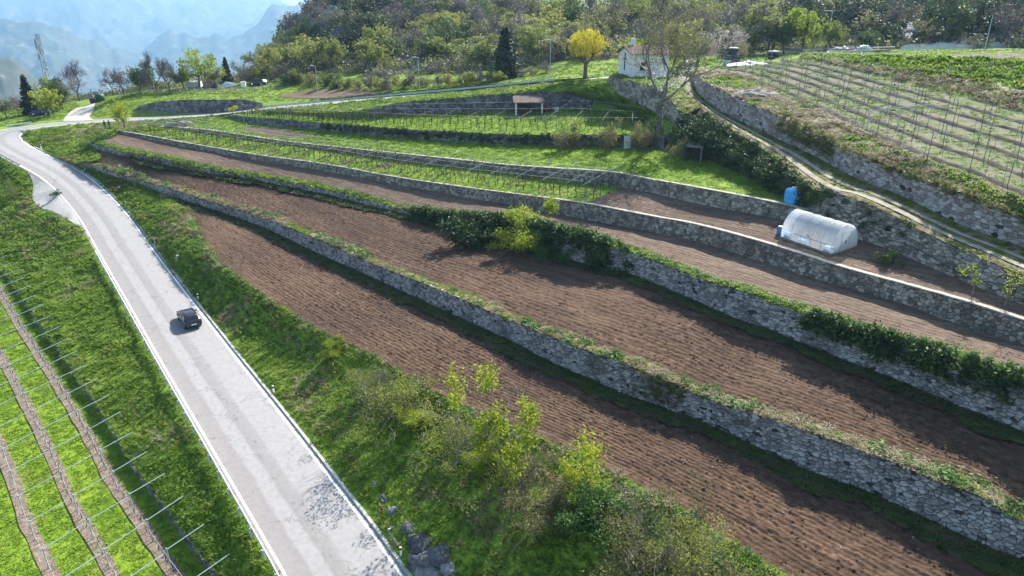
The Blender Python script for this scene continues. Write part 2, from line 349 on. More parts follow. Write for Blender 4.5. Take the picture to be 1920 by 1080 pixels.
BV_V = []; BV_F = []
def bvh_add(v, f):
    o = sum(len(a) for a in BV_V); BV_V.append(np.asarray(v)); BV_F.append(np.asarray(f) + o)
def grid_faces(n, m):
    i = np.arange(n - 1)[:, None] * m + np.arange(m - 1)[None]
    return np.stack([i, i + m, i + m + 1, i + 1], -1).reshape(-1, 4)
def loft(name, A, B, na, nb, mat, noise=None, amp=0.0, sc_=0.5, label=None, coarse=True, obj=True, mids=None, curve=None):
    "ground sheet between line A and line B (world points). returns grid (na, nb, 3)"
    LN = [resample(np.asarray(L), na) for L in [A] + (mids or []) + [B]]
    t = np.linspace(0, 1, nb)
    if len(LN) == 2:
        G = LN[0][:, None] * (1 - t)[None, :, None] + LN[1][:, None] * t[None, :, None]
    else:
        tk = np.linspace(0, 1, len(LN)); S = np.stack(LN, 1); G = np.zeros((na, nb, 3))
        idx = np.clip(np.searchsorted(tk, t, 'right') - 1, 0, len(LN) - 2); fr = (t - tk[idx]) / (tk[idx + 1] - tk[idx])
        G = S[:, idx] * (1 - fr)[None, :, None] + S[:, idx + 1] * fr[None, :, None]
    edge = np.minimum(1, np.minimum(t, 1 - t) * 8)[None, :]
    if curve is not None: G[..., 2] += curve(t)[None, :]
    if amp: G[..., 2] += fbm(G[..., 0] * sc_, G[..., 1] * sc_, 3, 4) * 2 * amp * edge
    if noise is not None: G[..., 2] += noise(G, t) * edge
    f = grid_faces(na, nb)[:, ::-1]
    v = G.reshape(-1, 3)
    # faces up
    a, b, c = v[f[0, 0]], v[f[0, 1]], v[f[0, 2]]
    if np.cross(b - a, c - a)[2] < 0: f = f[:, ::-1]
    if coarse:
        ka, kb = max(1, na // 160), max(1, nb // 12)
        Gc = G[::ka, ::kb]; Gc = G[np.unique(np.r_[np.arange(0, na, ka), na - 1])][:, np.unique(np.r_[np.arange(0, nb, kb), nb - 1])]
        bvh_add(Gc.reshape(-1, 3), grid_faces(Gc.shape[0], Gc.shape[1]))
    if obj:
        o = struct(add(name, mesh(name, v, f, mat, True)), label)
        return G, o
    return G, None
HAZE = 1.5e-4
# ================================================================== THE GROUND
# ------------------------------------------------------------------ road
RC = [(800, 1330, -2.4), (645, 1080, -1.3), (601, 1010, -0.95), (466, 810, -0.05), (363, 660, 0.35), (286, 545, 0.95), (231, 462, 2.2), (196, 408, 3.5),
      (162, 368, 4.75), (138, 345, 5.55), (106, 322, 6.5), (58, 297, 7.7), (18, 276, 8.7), (2, 259, 9.5), (22, 246, 10.1), (62, 238.5, 10.5), (120, 231.5, 11.0), (200, 225, 11.6),
      (300, 219.5, 12.4), (410, 212.5, 13.5), (495, 203.5, 14.9), (610, 193, 16.4), (730, 181.5, 17.9), (850, 171, 19.2), (960, 161, 20.4), (1050, 153, 21.5), (1150, 142.5, 22.8), (1230, 139, 23.2), (1290, 138, 23.3)]
ROADC = catmull(np.array([W(*p) for p in RC]), 420)
RN = normals2(ROADC)
RWID = 6.5
def road_off(o, dz=0.0):
    P = ROADC.copy(); P[:, :2] += RN * o; P[:, 2] += dz; return P
ROAD_R = road_off(RWID / 2 + 0.25); ROAD_L = road_off(-RWID / 2 - 0.25)
def strip_mesh(name, P, Q, mat, nb=2, uvs=True):
    n = len(P); t = np.linspace(0, 1, nb)
    G = P[:, None] * (1 - t)[None, :, None] + Q[:, None] * t[None, :, None]
    me = mesh(name, G.reshape(-1, 3), grid_faces(n, nb)[:, ::-1], mat, False)
    if me.polygons[0].normal.z < 0: me.flip_normals()
    if uvs:
        s = arclen(P); uv = me.uv_layers.new(name='UVMap'); li = np.zeros(len(me.loops), np.int32); me.loops.foreach_get('vertex_index', li)
        U = np.stack([np.tile(t, n), np.repeat(s, nb)], 1)[li]; uv.data.foreach_set('uv', U.astype(np.float32).ravel())
    return me
m, nt, nd, lk, b = _nt('asphalt'); b.inputs['Roughness'].default_value = 0.85
uvn = nd.new('ShaderNodeUVMap'); sx = nd.new('ShaderNodeSeparateXYZ'); lk.new(uvn.outputs[0], sx.inputs[0])
g = nd.new('ShaderNodeNewGeometry')
nz = nd.new('ShaderNodeTexNoise'); nz.inputs['Scale'].default_value = 0.35; nz.inputs['Detail'].default_value = 6; lk.new(g.outputs['Position'], nz.inputs['Vector'])
wob = nd.new('ShaderNodeMath'); wob.operation = 'MULTIPLY_ADD'; wob.inputs[1].default_value = 0.05; lk.new(nz.outputs['Fac'], wob.inputs[0]); lk.new(sx.outputs[0], wob.inputs[2])
rp = ramp(nd, [(0.05, (0.202, 0.188, 0.179)), (0.27, (0.189, 0.174, 0.166)), (0.31, (0.236, 0.227, 0.22)), (0.43, (0.232, 0.225, 0.218)), (0.46, (0.182, 0.172, 0.164)), (0.58, (0.198, 0.188, 0.181)), (0.62, (0.236, 0.227, 0.22)), (1.0, (0.245, 0.235, 0.228))])
lk.new(wob.outputs[0], rp.inputs['Fac'])
n2 = nd.new('ShaderNodeTexNoise'); n2.inputs['Scale'].default_value = 2.5; n2.inputs['Detail'].default_value = 8; n2.inputs['Roughness'].default_value = 0.75; lk.new(g.outputs['Position'], n2.inputs['Vector'])
r2 = ramp(nd, [(0.3, (0.80, 0.79, 0.78)), (0.7, (1.1, 1.1, 1.1))]); lk.new(n2.outputs['Fac'], r2.inputs['Fac'])
mx = nd.new('ShaderNodeMix'); mx.data_type = 'RGBA'; mx.blend_type = 'MULTIPLY'; mx.inputs['Factor'].default_value = 1
lk.new(rp.outputs[0], mx.inputs['A']); lk.new(r2.outputs[0], mx.inputs['B'])
vo = nd.new('ShaderNodeTexVoronoi'); vo.feature = 'DISTANCE_TO_EDGE'; vo.inputs['Scale'].default_value = 0.22
mpv = nd.new('ShaderNodeMapping'); dn = nd.new('ShaderNodeTexNoise'); dn.inputs['Scale'].default_value = 1.2; dn.inputs['Detail'].default_value = 5
lk.new(g.outputs['Position'], dn.inputs['Vector'])
va = nd.new('ShaderNodeVectorMath'); va.operation = 'MULTIPLY_ADD'; va.inputs[1].default_value = (2.2, 2.2, 0)
lk.new(dn.outputs['Color'], va.inputs[0]); lk.new(g.outputs['Position'], va.inputs[2]); lk.new(va.outputs[0], vo.inputs['Vector'])
cr = ramp(nd, [(0.0, (0.5, 0.5, 0.5)), (0.010, (1, 1, 1))]); lk.new(vo.outputs['Distance'], cr.inputs['Fac'])
mx2 = nd.new('ShaderNodeMix'); mx2.data_type = 'RGBA'; mx2.blend_type = 'MULTIPLY'; mx2.inputs['Factor'].default_value = 0.8
lk.new(mx.outputs['Result'], mx2.inputs['A']); lk.new(cr.outputs[0], mx2.inputs['B']); lk.new(mx2.outputs['Result'], b.inputs['Base Color'])
bp = nd.new('ShaderNodeBump'); bp.inputs['Strength'].default_value = 0.15; bp.inputs['Distance'].default_value = 0.02
lk.new(n2.outputs['Fac'], bp.inputs['Height']); lk.new(bp.outputs[0], b.inputs['Normal'])
road = struct(add('road', strip_mesh('road', ROAD_L, ROAD_R, 'asphalt', 6)), 'pale sunlit asphalt road climbing through a hairpin bend')
vv = np.stack([ROAD_L, ROAD_R], 1).reshape(-1, 3); bvh_add(vv, grid_faces(len(ROAD_L), 2))
for o_ in (-RWID / 2 + 0.12, RWID / 2 - 0.12):
    add('edge_line', strip_mesh('edge_line', road_off(o_ - 0.08, 0.006), road_off(o_ + 0.08, 0.006), 'paint_white'), road)

# ------------------------------------------------------------------ terrace lines (photo column, photo row, height)
def prep(px_base, n=260): return catmull(np.array([W(*p) for p in px_base]), n)
class WallLine:
    "base line traced on the ground, top line from the photo rows above the same spots"
    def __init__(s, pts, n=260):
        B = np.array([W(p[0], p[1], p[3]) for p in pts]); T = np.array([max(ztop(b[1], p[2]), b[2] + 0.05) for b, p in zip(B, pts)])
        P = catmull(np.column_stack([B, T]), n); s.base = P[:, :3]; s.top = np.column_stack([P[:, :2], np.maximum(P[:, 3], P[:, 2] + 0.05)])
        s.n = normals2(P)                           # to the right of travel
        s.len = arclen(P)
    def topo(s, off, dz=0.0):
        "top line moved back (away from the face) by off"
        P = s.top.copy(); P[:, :2] += s.n * -off * s.side; P[:, 2] += dz; return P
    side = 1                                        # +1: face looks to the right of travel
W1 = WallLine([(150, 309, 303, 7.3), (212, 329, 320, 6.7), (275, 350, 340, 6.0), (312, 366, 350, 5.6), (375, 387, 370, 5.1), (480, 423, 402, 4.5), (592, 475, 445, 4.25), (692, 520, 490, 4.25), (817, 577, 540, 4.35), (960, 643, 601, 4.5), (1022, 676, 627, 4.58), (1110, 715, 662, 4.7), (1185, 747, 690, 4.79), (1272, 777, 725, 4.9), (1335, 802, 753, 4.97), (1450, 855, 790, 5.1), (1527, 890, 818, 5.19), (1620, 922, 852, 5.3), (1740, 977, 903, 5.38), (1815, 1012, 932, 5.43), (1920, 1057, 993, 5.5), (2080, 1130, 1060, 5.6)])
W2 = WallLine([(166, 268, 264, 9.5), (185, 280, 271, 9.3), (240, 294, 284, 8.8), (325, 315, 300, 8.3), (375, 325, 314, 8.0), (480, 341, 330, 7.7), (605, 366, 352, 7.5), (705, 391, 378, 7.5), (765, 405, 393, 7.5), (960, 452, 415, 7.7), (1070, 490, 440, 7.9), (1185, 518, 474, 8.1), (1310, 570, 522, 8.3), (1385, 602, 546, 8.42), (1440, 620, 566, 8.5), (1540, 662, 602, 8.6), (1627, 695, 630, 8.7), (1715, 730, 656, 8.81), (1790, 762, 680, 8.9), (1920, 815, 725, 9.0), (2060, 870, 775, 9.1)])
W3 = WallLine([(222, 248, 245, 11.3), (275, 260, 254, 10.8), (345, 275, 267, 10.3), (480, 300, 290, 9.8), (605, 320, 307, 9.7), (730, 343, 330, 9.7), (855, 366, 349, 9.9), (960, 384, 363, 10.1), (1085, 409, 380, 10.5), (1210, 432, 404, 10.9), (1310, 453, 423, 11.2), (1440, 494, 459, 11.5), (1565, 533, 499, 11.7), (1690, 568, 534, 11.84), (1790, 605, 563, 11.95), (1920, 646, 605, 12.1), (2060, 690, 650, 12.2)])
W4 = WallLine([(330, 241, 238, 12.3), (400, 251, 245, 12.0), (480, 263, 257, 11.8), (560, 274, 268, 11.7), (730, 297, 286, 11.9), (855, 312, 299, 12.2), (960, 325, 310, 12.5), (1135, 347, 322, 13.1), (1210, 359, 335, 13.4), (1310, 382, 353, 13.7), (1440, 406, 378, 14.0), (1512, 420, 394, 14.1)])
W5 = WallLine([(430, 222, 215, 13.4), (480, 232, 220, 13.3), (592, 243, 229, 13.5), (730, 256, 240, 13.8), (850, 265, 247, 14.2), (960, 271, 252, 14.6), (1100, 274, 253, 15.3), (1245, 278, 253, 16.0)])
W6 = WallLine([(505, 213, 210, 15.0), (630, 219, 211, 15.6), (700, 218, 203, 16.0), (755, 214, 192, 16.3), (850, 211, 184, 16.8), (960, 208, 175, 17.3), (1045, 205, 174, 17.6), (1100, 204, 185, 17.8), (1150, 211, 200, 17.8), (1215, 226, 222, 17.7)])
LW = WallLine([(1503, 402, 348, 14.7), (1545, 425, 356, 14.3), (1622, 452, 387, 14.05), (1675, 470, 410, 13.99), (1752, 503, 452, 13.9), (1815, 530, 478, 13.84), (1920, 572, 523, 13.75), (2060, 625, 582, 13.6)])   # wall below the lane
UW = WallLine([(1296, 146, 134, 23.2), (1303, 160, 140, 22.6), (1311, 176, 147, 22.0), (1335, 197, 163, 21.2), (1362, 214, 178, 20.7), (1440, 251, 212, 19.7), (1490, 275, 240, 19.2), (1535, 296, 264, 18.7), (1600, 331, 289, 18.1), (1690, 367, 325, 17.5), (1815, 426, 372, 16.9), (1920, 464, 420, 16.5), (2060, 525, 480, 16.2)])   # wall above the lane
HW = WallLine([(1141, 150, 141, 22.8), (1150, 162, 143, 22.0), (1160, 175, 149, 21.3), (1185, 187, 152, 20.6), (1222, 205, 162, 19.9), (1250, 221, 184, 19.3), (1277, 238, 216, 18.6)])      # curved wall under the house
DW = WallLine([(243, 214, 212, 12.2), (262, 213.5, 200, 12.3), (300, 213, 191, 12.55), (350, 212.5, 187.5, 12.85), (420, 209, 187, 13.6), (462, 205, 187, 14.2), (490, 201, 194, 14.8)])                                 # dark wall across the road
VW = WallLine([(-120, 415, 410, -1.4), (-20, 485, 479, -1.75), (15, 520, 513, -1.91), (67, 600, 590, -2.21), (112, 664, 653, -2.65), (155, 727, 714, -2.8), (212, 815, 800, -3.12), (250, 881, 864, -3.34), (300, 947, 928, -3.4), (350, 1018, 996, -3.61), (400, 1082, 1058, -3.82), (520, 1230, 1200, -4.2)])   # foot of the road bank
ALLW = [W1, W2, W3, W4, W5, W6, LW, UW, HW, DW, VW]

# field front edge and the line that closes all terraces towards the hairpin
B1 = prep([(362, 408, 5.2), (400, 477, 4.6), (475, 537, 4.2), (600, 617, 4.0), (705, 667, 4.0), (755, 702, 4.03), (855, 752, 4.1), (1000, 812, 4.3), (1210, 915, 4.6), (1335, 990, 4.79), (1480, 1080, 5.0), (1720, 1230, 5.2)])
CAPL = catmull(np.array([W(*p) for p in [(1720, 1230, 5.2), (1480, 1080, 5.0), (1210, 915, 4.6), (1000, 812, 4.3), (855, 752, 4.1), (705, 667, 4.0), (600, 617, 4.0), (475, 537, 4.2), (400, 477, 4.6), (362, 408, 5.2), (318, 370, 5.65), (275, 351, 6.0), (212, 330, 6.7), (150, 309, 7.3), (150, 290, 8.3), (166, 268, 9.5), (185, 258, 10.3), (222, 248, 11.3), (262, 241, 11.9), (330, 240, 12.3), (372, 230, 13.0), (430, 221, 13.4), (505, 212.5, 15.0)]]), 420)
def match(A, B):
    "for every point of A the nearest point of B, never stepping back"
    d = np.linalg.norm(A[:, None, :2] - B[None, :, :2], axis=2); k = np.maximum.accumulate(np.argmin(d, 1)); k = np.minimum.accumulate(k[::-1])[::-1] if False else k
    k = np.convolve(np.pad(k.astype(float), 6, 'edge'), np.ones(13) / 13, 'valid'); i = np.clip(k.astype(int), 0, len(B) - 2); fr = (k - i)[:, None]
    return B[i] * (1 - fr) + B[i + 1] * fr

GR = {}
def rsub(P, a, b): return P[int(a * (len(P) - 1)):int(b * (len(P) - 1)) + 1]
def lnsub(P, px0, px1):
    "piece of a line between photo columns"
    q = np.array([project(p)[0] for p in P]); k = np.where((q >= px0) & (q <= px1))[0]; return P[k[0]:k[-1] + 1]
def wsub(Wl, arr, px0, px1):
    q = np.array([project(p)[0] for p in Wl.base]); k = np.where((q >= px0) & (q <= px1))[0]; return arr[k[0]:k[-1] + 1]

RRm = match(CAPL, ROAD_R)
GR['bank'], _ = loft('roadside_bank', RRm, CAPL, 420, 26, 'grass_ground', amp=0.35, sc_=0.35, label='grass bank rising from the road to the lowest terrace', curve=lambda t: -0.35 * np.sin(np.pi * t) * (1 - t))
# left bank from the road down to the vineyard wall
q = resample(VW.top, 300); LLm = match(q[::-1], ROAD_L)[::-1]
GR['left_bank'], _ = loft('roadside_verge', q, LLm, 300, 26, 'grass_ground', amp=0.45, sc_=0.3, label='grass slope below the road')
# vineyard below
VD = VW.base
dirD = VD[-1, :2] - VD[0, :2]; dirD /= np.linalg.norm(dirD); norD = np.array([dirD[1], -dirD[0]])
if norD[0] > 0: norD = -norD
def vd_off(o, dz=0.0):
    P = VD.copy(); P[:, :2] += norD * o; P[:, 2] += dz - 0.06 * o; return P
GR['vine_left'], _ = loft('vineyard_ground', vd_off(10.5), vd_off(0), 260, 30, 'lawn_ground', amp=0.06, sc_=0.5, label='green strips of the vineyard below the road')
GR['vine_low'], _ = loft('lower_vineyard_ground', vd_off(60, -4.5), vd_off(11.2, -2.2), 120, 12, 'grass_ground', amp=0.2, sc_=0.3, label='lower grass terrace below the vineyard')
struct(add('terrace_step', strip_mesh('terrace_step', vd_off(10.45, 0.0), vd_off(11.25, -2.25), 'soil_dark', 3)), 'dark earth step below the vineyard')

def clods(amp_f, amp_c, period, tr=None):
    def fn(G, t):
        na, nb = G.shape[:2]
        s = arclen(G[:, nb // 2]); wd = np.linalg.norm(G[:, 0, :2] - G[:, -1, :2], axis=1)
        c = t[None, :] * np.median(wd)
        wob = fbm(G[..., 0] * 0.25, G[..., 1] * 0.25, 5, 3) * 1.2
        fur = np.sin(2 * np.pi * (c + wob * 0.6) / period)
        xr = G[..., 0] * 0.8 + G[..., 1] * 0.6; yr = G[..., 1] * 0.8 - G[..., 0] * 0.6; n1 = vnoise(xr * 1.9, yr * 1.9, 1); n2 = vnoise(xr * 3.7 + 5, yr * 3.7, 2); n3 = fbm(G[..., 0] * 0.3, G[..., 1] * 0.3, 9, 3)
        cl = np.abs(n1 - 0.5) * -1.2 + 0.3 + (n2 - 0.5) * 1.0 * (0.5 + vnoise(xr * 0.35, yr * 0.35, 12)) + np.maximum(0, vnoise(G[..., 0] * 1.9 + 40, G[..., 1] * 1.9, 8) - 0.68) * 3.0
        return fur * amp_f + cl * amp_c + n3 * 0.25
    return fn
WHOLE = (-5000, 5000)
f1b = wsub(W1, W1.base, 318, 5000)
F1 = f1b
GR['field1'], _ = loft('lowest_field', B1, F1, 760, 190, 'soil_dark', noise=clods(0.026, 0.085, 0.46), label='ploughed reddish brown field on the lowest terrace')
GR['field2'], _ = loft('second_field', W1.topo(0.25), W2.base, 760, 150, 'soil_dark', noise=clods(0.026, 0.075, 0.46), label='ploughed brown field on the second terrace')
GR['field3'], _ = loft('third_field', W2.topo(0.25), W3.base, 640, 100, 'soil_light', noise=clods(0.018, 0.032, 0.5), label='raked pale brown field on the third terrace')
f4b = np.vstack([W4.base, LW.base[3:]])
GR['field4'], _ = loft('greenhouse_field', W3.topo(0.35, -0.02), f4b, 640, 100, 'soil_light', noise=clods(0.02, 0.028, 0.8), label='raked brown field around the greenhouse')
lawnb = np.vstack([W5.base[:-2], np.array([W(*p) for p in [(1262, 284, 16.1), (1300, 292, 16.1), (1340, 304, 15.9), (1400, 332, 15.7), (1460, 368, 15.5), (1503, 392, 15.3)]])])
GR['lawn'], _ = loft('lawn', W4.topo(0.35, -0.02), lawnb, 300, 24, 'lawn_ground', amp=0.12, sc_=0.4, label='bright green lawn terrace')
GR['vineB'], _ = loft('upper_vineyard_ground', W5.topo(0.3, -0.01), W6.base, 300, 24, 'lawn_ground', amp=0.08, sc_=0.5, label='green ground of the vineyard under the upper road')
def cap_end(Pa, Pb, sh=1.2):
    ia = int(np.argmin(np.linalg.norm(CAPL[:, :2] - Pa[:2], axis=1))); ib = int(np.argmin(np.linalg.norm(CAPL[:, :2] - Pb[:2], axis=1)))
    A_ = CAPL[min(ia, ib):max(ia, ib) + 1] + [0, 0, 0.0]; t = np.linspace(0, 1, 20)[:, None]; B_ = Pa * (1 - t) + Pb * t + np.array([0.72, -0.69, 0]) * sh * np.sin(np.pi * t); B_[:, 2] += 0.06
    if len(A_) > 3: GR['end%d' % ia], _ = loft('terrace_end', A_, B_, 24, 6, 'grass_ground', label='grass at the tapered end of a terrace')
cap_end(W1.topo(0.0)[0], W2.base[0], 9.0); cap_end(W2.topo(0.0)[0], W3.base[0], 3.0); cap_end(W3.topo(0.0)[0], W4.base[0], 1.0); cap_end(W4.topo(0.0)[0], W5.base[0], 1.0)
# slope between the upper vineyard and the upper road
ubn = np.vstack([lnsub(ROAD_R[230:], 505, 1135), HW.base])
GR['upper_bank'], _ = loft('upper_bank', W6.topo(0.3), ubn, 260, 12, 'grass_ground', amp=0.1, sc_=0.5, label='grass slope between the upper vineyard and the upper road')
# lane
lane_l = np.vstack([np.array([W(*p) for p in [(1277, 141, 23.2), (1282, 165, 22.3), (1300, 190, 21.5), (1330, 215, 20.7), (1370, 243, 19.9), (1440, 285, 18.9)]]), LW.topo(0.0)[4:]])
lane_l = catmull(lane_l[np.r_[0:6, 6:len(lane_l):40]], 260)
GR['lane'], _ = loft('lane_verge', lane_l, UW.base, 260, 14, 'dry_grass', amp=0.08, sc_=0.6, label='grassy verge of the farm lane')
LT = []
for a_, b_ in ((0.22, 0.36), (0.50, 0.62)):
    p_ = lane_l * (1 - a_) + UW.base * a_; q_ = lane_l * (1 - b_) + UW.base * b_
    wv = 0.25 * np.sin(np.linspace(0, 30, 260))[:, None] * np.array([[1, 0.3, 0]])
    p_ = p_ + wv * 0.3; p_[:, 2] += 0.07; q_[:, 2] += 0.07
    LT.append(struct(add('lane_track', strip_mesh('lane_track', p_, q_, 'lane_dirt', 4)), 'pale wheel track of the farm lane'))
# bank from lawn up to lane (under the hedge) and platform of the house
hl = lane_l[:int(260 * 0.62)]; hl = np.array([p for p in lane_l if p[1] > W(1503, 350, 18.2)[1] - 0.5])
hb = np.vstack([W5.top[-1:], lawnb[len(W5.base) - 2:]])
GR['hedge_bank'], hbo = loft('hedge_bank', hb[0:], np.vstack([HW.base[-1:], hl[np.array([p[1] for p in hl]) < HW.base[-1, 1]]]), 60, 8, 'shade_tinted_grass', amp=0.1, label='shade-coloured bank under the evergreen hedge')  # shade under the hedge is painted into the ground colour
pA = np.array([W6.topo(0.45)[-30], HW.base[-40] - [0, 0, .1], HW.base[-1] - [0, 0, .1], lane_l[np.argmin(abs(lane_l[:, 1] - HW.base[-1, 1] + 1.5))]])
pB = np.array([W6.base[-25] - [0, 0, .05], W6.base[-1], W5.top[-1] + [0.1, 0.3, 0.02], hb[1] + [0, 0.1, 0]])
loft('yard_slope', pB, pA, 40, 8, 'grass_ground', label='small grass slope below the curved wall')
hp = HW.topo(0.2, -0.02)
GR['house_yard'], _ = loft('house_yard', hp, np.vstack([np.array([W(1180, 139, 23.3), W(1230, 138, 23.4), W(1275, 138, 23.4)]), lane_l[lane_l[:, 1] > HW.base[-1, 1]]]), 80, 10, 'dry_grass', amp=0.05, label='yard beside the white house')
# bank above the upper wall, vineyard on the slope, green bank behind it
C1 = prep([(1308, 130, 24.4), (1375, 140, 24.6), (1440, 162, 23.8), (1540, 207, 22.3), (1640, 255, 21.3), (1740, 300, 20.7), (1815, 326, 20.3), (1920, 372, 19.8), (2060, 425, 19.4)])
C2 = prep([(1500, 110, 26.2), (1560, 120, 26.0), (1690, 152, 24.7), (1815, 184, 23.5), (1920, 212, 22.5), (2080, 250, 21.7)])
C3 = prep([(1500, 101, 26.7), (1560, 102, 27.0), (1690, 102, 27.5), (1800, 106, 27.5), (1920, 112, 27.35), (2120, 121, 27.2)])
GR['upper_wall_bank'], _ = loft('dry_grass_bank', UW.topo(0.25), C1, 260, 14, 'dry_grass', amp=0.15, sc_=0.6, label='dry grass bank above the lane wall')
GR['vineC'], _ = loft('slope_vineyard_ground', C1, C2, 260, 60, 'straw_soil', amp=0.08, sc_=0.6, label='straw coloured ground of the vineyard on the slope')
GR['green_bank'], _ = loft('green_bank', C2, C3, 260, 16, 'grass_ground', amp=0.2, sc_=0.5, label='green bank above the slope vineyard')
# soil / grass strips at the foot of the walls
def foot(Wl, w_, name, px0, px1, mat='shade_tinted_grass', lab=None, seed=0):
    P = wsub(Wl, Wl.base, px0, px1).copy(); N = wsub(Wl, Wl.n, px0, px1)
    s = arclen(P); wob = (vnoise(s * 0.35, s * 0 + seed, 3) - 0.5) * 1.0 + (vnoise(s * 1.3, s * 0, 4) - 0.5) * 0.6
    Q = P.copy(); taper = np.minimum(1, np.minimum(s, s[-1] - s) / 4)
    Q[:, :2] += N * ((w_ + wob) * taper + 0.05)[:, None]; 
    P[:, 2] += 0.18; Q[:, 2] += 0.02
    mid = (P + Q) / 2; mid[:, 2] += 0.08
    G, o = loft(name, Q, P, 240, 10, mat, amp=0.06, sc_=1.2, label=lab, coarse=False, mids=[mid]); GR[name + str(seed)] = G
# ------------------------------------------------------------------ far side: hill, plateau, valley
ST = [(-500, [(235, 150), (225, 165), (215, 190), (230, 230), (260, 300), (300, 420), (310, 700)]),
      (-150, [(230, 147), (222, 162), (212, 185), (225, 225), (255, 300), (295, 420), (300, 700)]),
      (0,    [(236, 148), (222, 158), (208, 178), (212, 215), (250, 300), (290, 420), (290, 700)]),
      (120,  [(222, 151), (208, 160), (192, 175), (196, 215), (240, 300), (285, 420), (280, 700)]),
      (180,  [(219, 150), (200, 156), (184, 172), (186, 210), (235, 300), (280, 420), (275, 700)]),
      (255,  [(201, 150.5), (190, 153), (173, 167), (172, 195), (225, 300), (270, 420), (270, 700)]),
      (350,  [(189, 149.5), (181, 152), (164, 165), (160, 190), (215, 300), (260, 420), (265, 700)]),
      (480,  [(188.5, 146), (181, 149), (156, 164), (145, 190), (180, 300), (240, 420), (262, 700)]),
      (520,  [(190, 143), (184, 147), (154, 164), (132, 190), (118, 225), (160, 330), (262, 700)]),
      (560,  [(187, 141), (183, 145), (156, 160), (125, 183), (75, 215), (60, 280), (260, 700)]),
      (620,  [(183, 137), (179, 140), (159, 151), (110, 175), (40, 205), (-60, 240), (-60, 330)]),
      (720,  [(175, 132), (171, 134), (162, 142), (115, 170), (45, 205), (-50, 245), (-70, 330)]),
      (850,  [(163, 127), (160, 129), (157, 134), (120, 162), (58, 205), (-5, 250), (-50, 330)]),
      (960,  [(154, 124), (151, 125), (146, 131), (108, 158), (55, 200), (10, 245), (-20, 330)]),
      (1080, [(146, 120), (143, 121.5), (130, 128), (90, 153), (48, 190), (19, 220), (-4, 320)]),
      (1200, [(138, 117), (134, 119), (122, 124), (92, 145), (48, 185), (16, 220), (-6, 320)]),
      (1300, [(134, 112), (130, 114), (118, 120), (96, 140), (50, 180), (5, 230), (-30, 320)]),
      (1440, [(112, 115), (109, 118), (104, 124), (92, 138), (45, 170), (-20, 215), (-60, 320)]),
      (1600, [(102.5, 103), (99, 106), (95, 115), (86, 130), (40, 165), (-25, 205), (-90, 300)]),
      (1760, [(105, 95), (100, 99), (94, 108), (84, 126), (42, 160), (-20, 200), (-90, 300)]),
      (1920, [(113, 88), (107, 92), (98, 102), (78, 122), (42, 155), (-15, 195), (-90, 300)]),
      (2200, [(125, 82), (115, 88), (105, 98), (80, 120), (42, 155), (-15, 195), (-90, 300)])]
HP = np.array([[Wd(px, py, d) for py, d in rows] for px, rows in ST])          # stations x rows x 3
def dense(A, n):       # smooth along axis 0
    return np.stack([catmull(A[:, k], n) for k in range(A.shape[1])], 1)
xi = np.interp(np.linspace(0, 1, 300), np.linspace(0, 1, len(ST)), np.arange(len(ST)))
i0 = np.clip(xi.astype(int), 0, len(ST) - 2); fr = (xi - i0)[:, None, None]
HS = HP[i0] * (1 - fr) + HP[i0 + 1] * fr
yi = np.interp(np.linspace(0, 1, 60), np.linspace(0, 1, HS.shape[1]), np.arange(HS.shape[1]))
j0 = np.clip(yi.astype(int), 0, HS.shape[1] - 2); fj = (yi - j0)[None, :, None]
HG = HS[:, j0] * (1 - fj) + HS[:, j0 + 1] * fj
HG[..., 2] += fbm(HG[..., 0] * 0.06, HG[..., 1] * 0.06, 21, 4) * 3.0 * np.clip((np.arange(60) - 22) / 12, 0, 1)[None, :] - 0.08
EDGE = np.vstack([road_off(-2.4, -0.10)[210:], [W(1296, 140, 23.4)], C1[:1] - [0, 0, 0.05], C1[6:7] - [0, 0, 0.1], C2[:1] - [0, 0, 0.1], C3 - [0, 0.5, 0.12]])
e1 = match(HG[:, 0], resample(EDGE, 900)); HG = np.concatenate([e1[:, None], HG], 1)
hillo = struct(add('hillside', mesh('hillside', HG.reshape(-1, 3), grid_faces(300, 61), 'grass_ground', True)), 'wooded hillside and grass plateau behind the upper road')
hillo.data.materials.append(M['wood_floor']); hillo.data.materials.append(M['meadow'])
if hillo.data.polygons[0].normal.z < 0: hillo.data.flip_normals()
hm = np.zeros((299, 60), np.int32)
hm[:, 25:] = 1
pxs = np.array([project(HG[i, 45])[0] for i in range(299)])
for i in range(299):
    if 1005 < pxs[i] < 1150: hm[i, 51:59] = 2
hillo.data.polygons.foreach_set('material_index', hm.ravel())
GR['hill'] = HG
bvh_add(HG.reshape(-1, 3), grid_faces(300, 61))
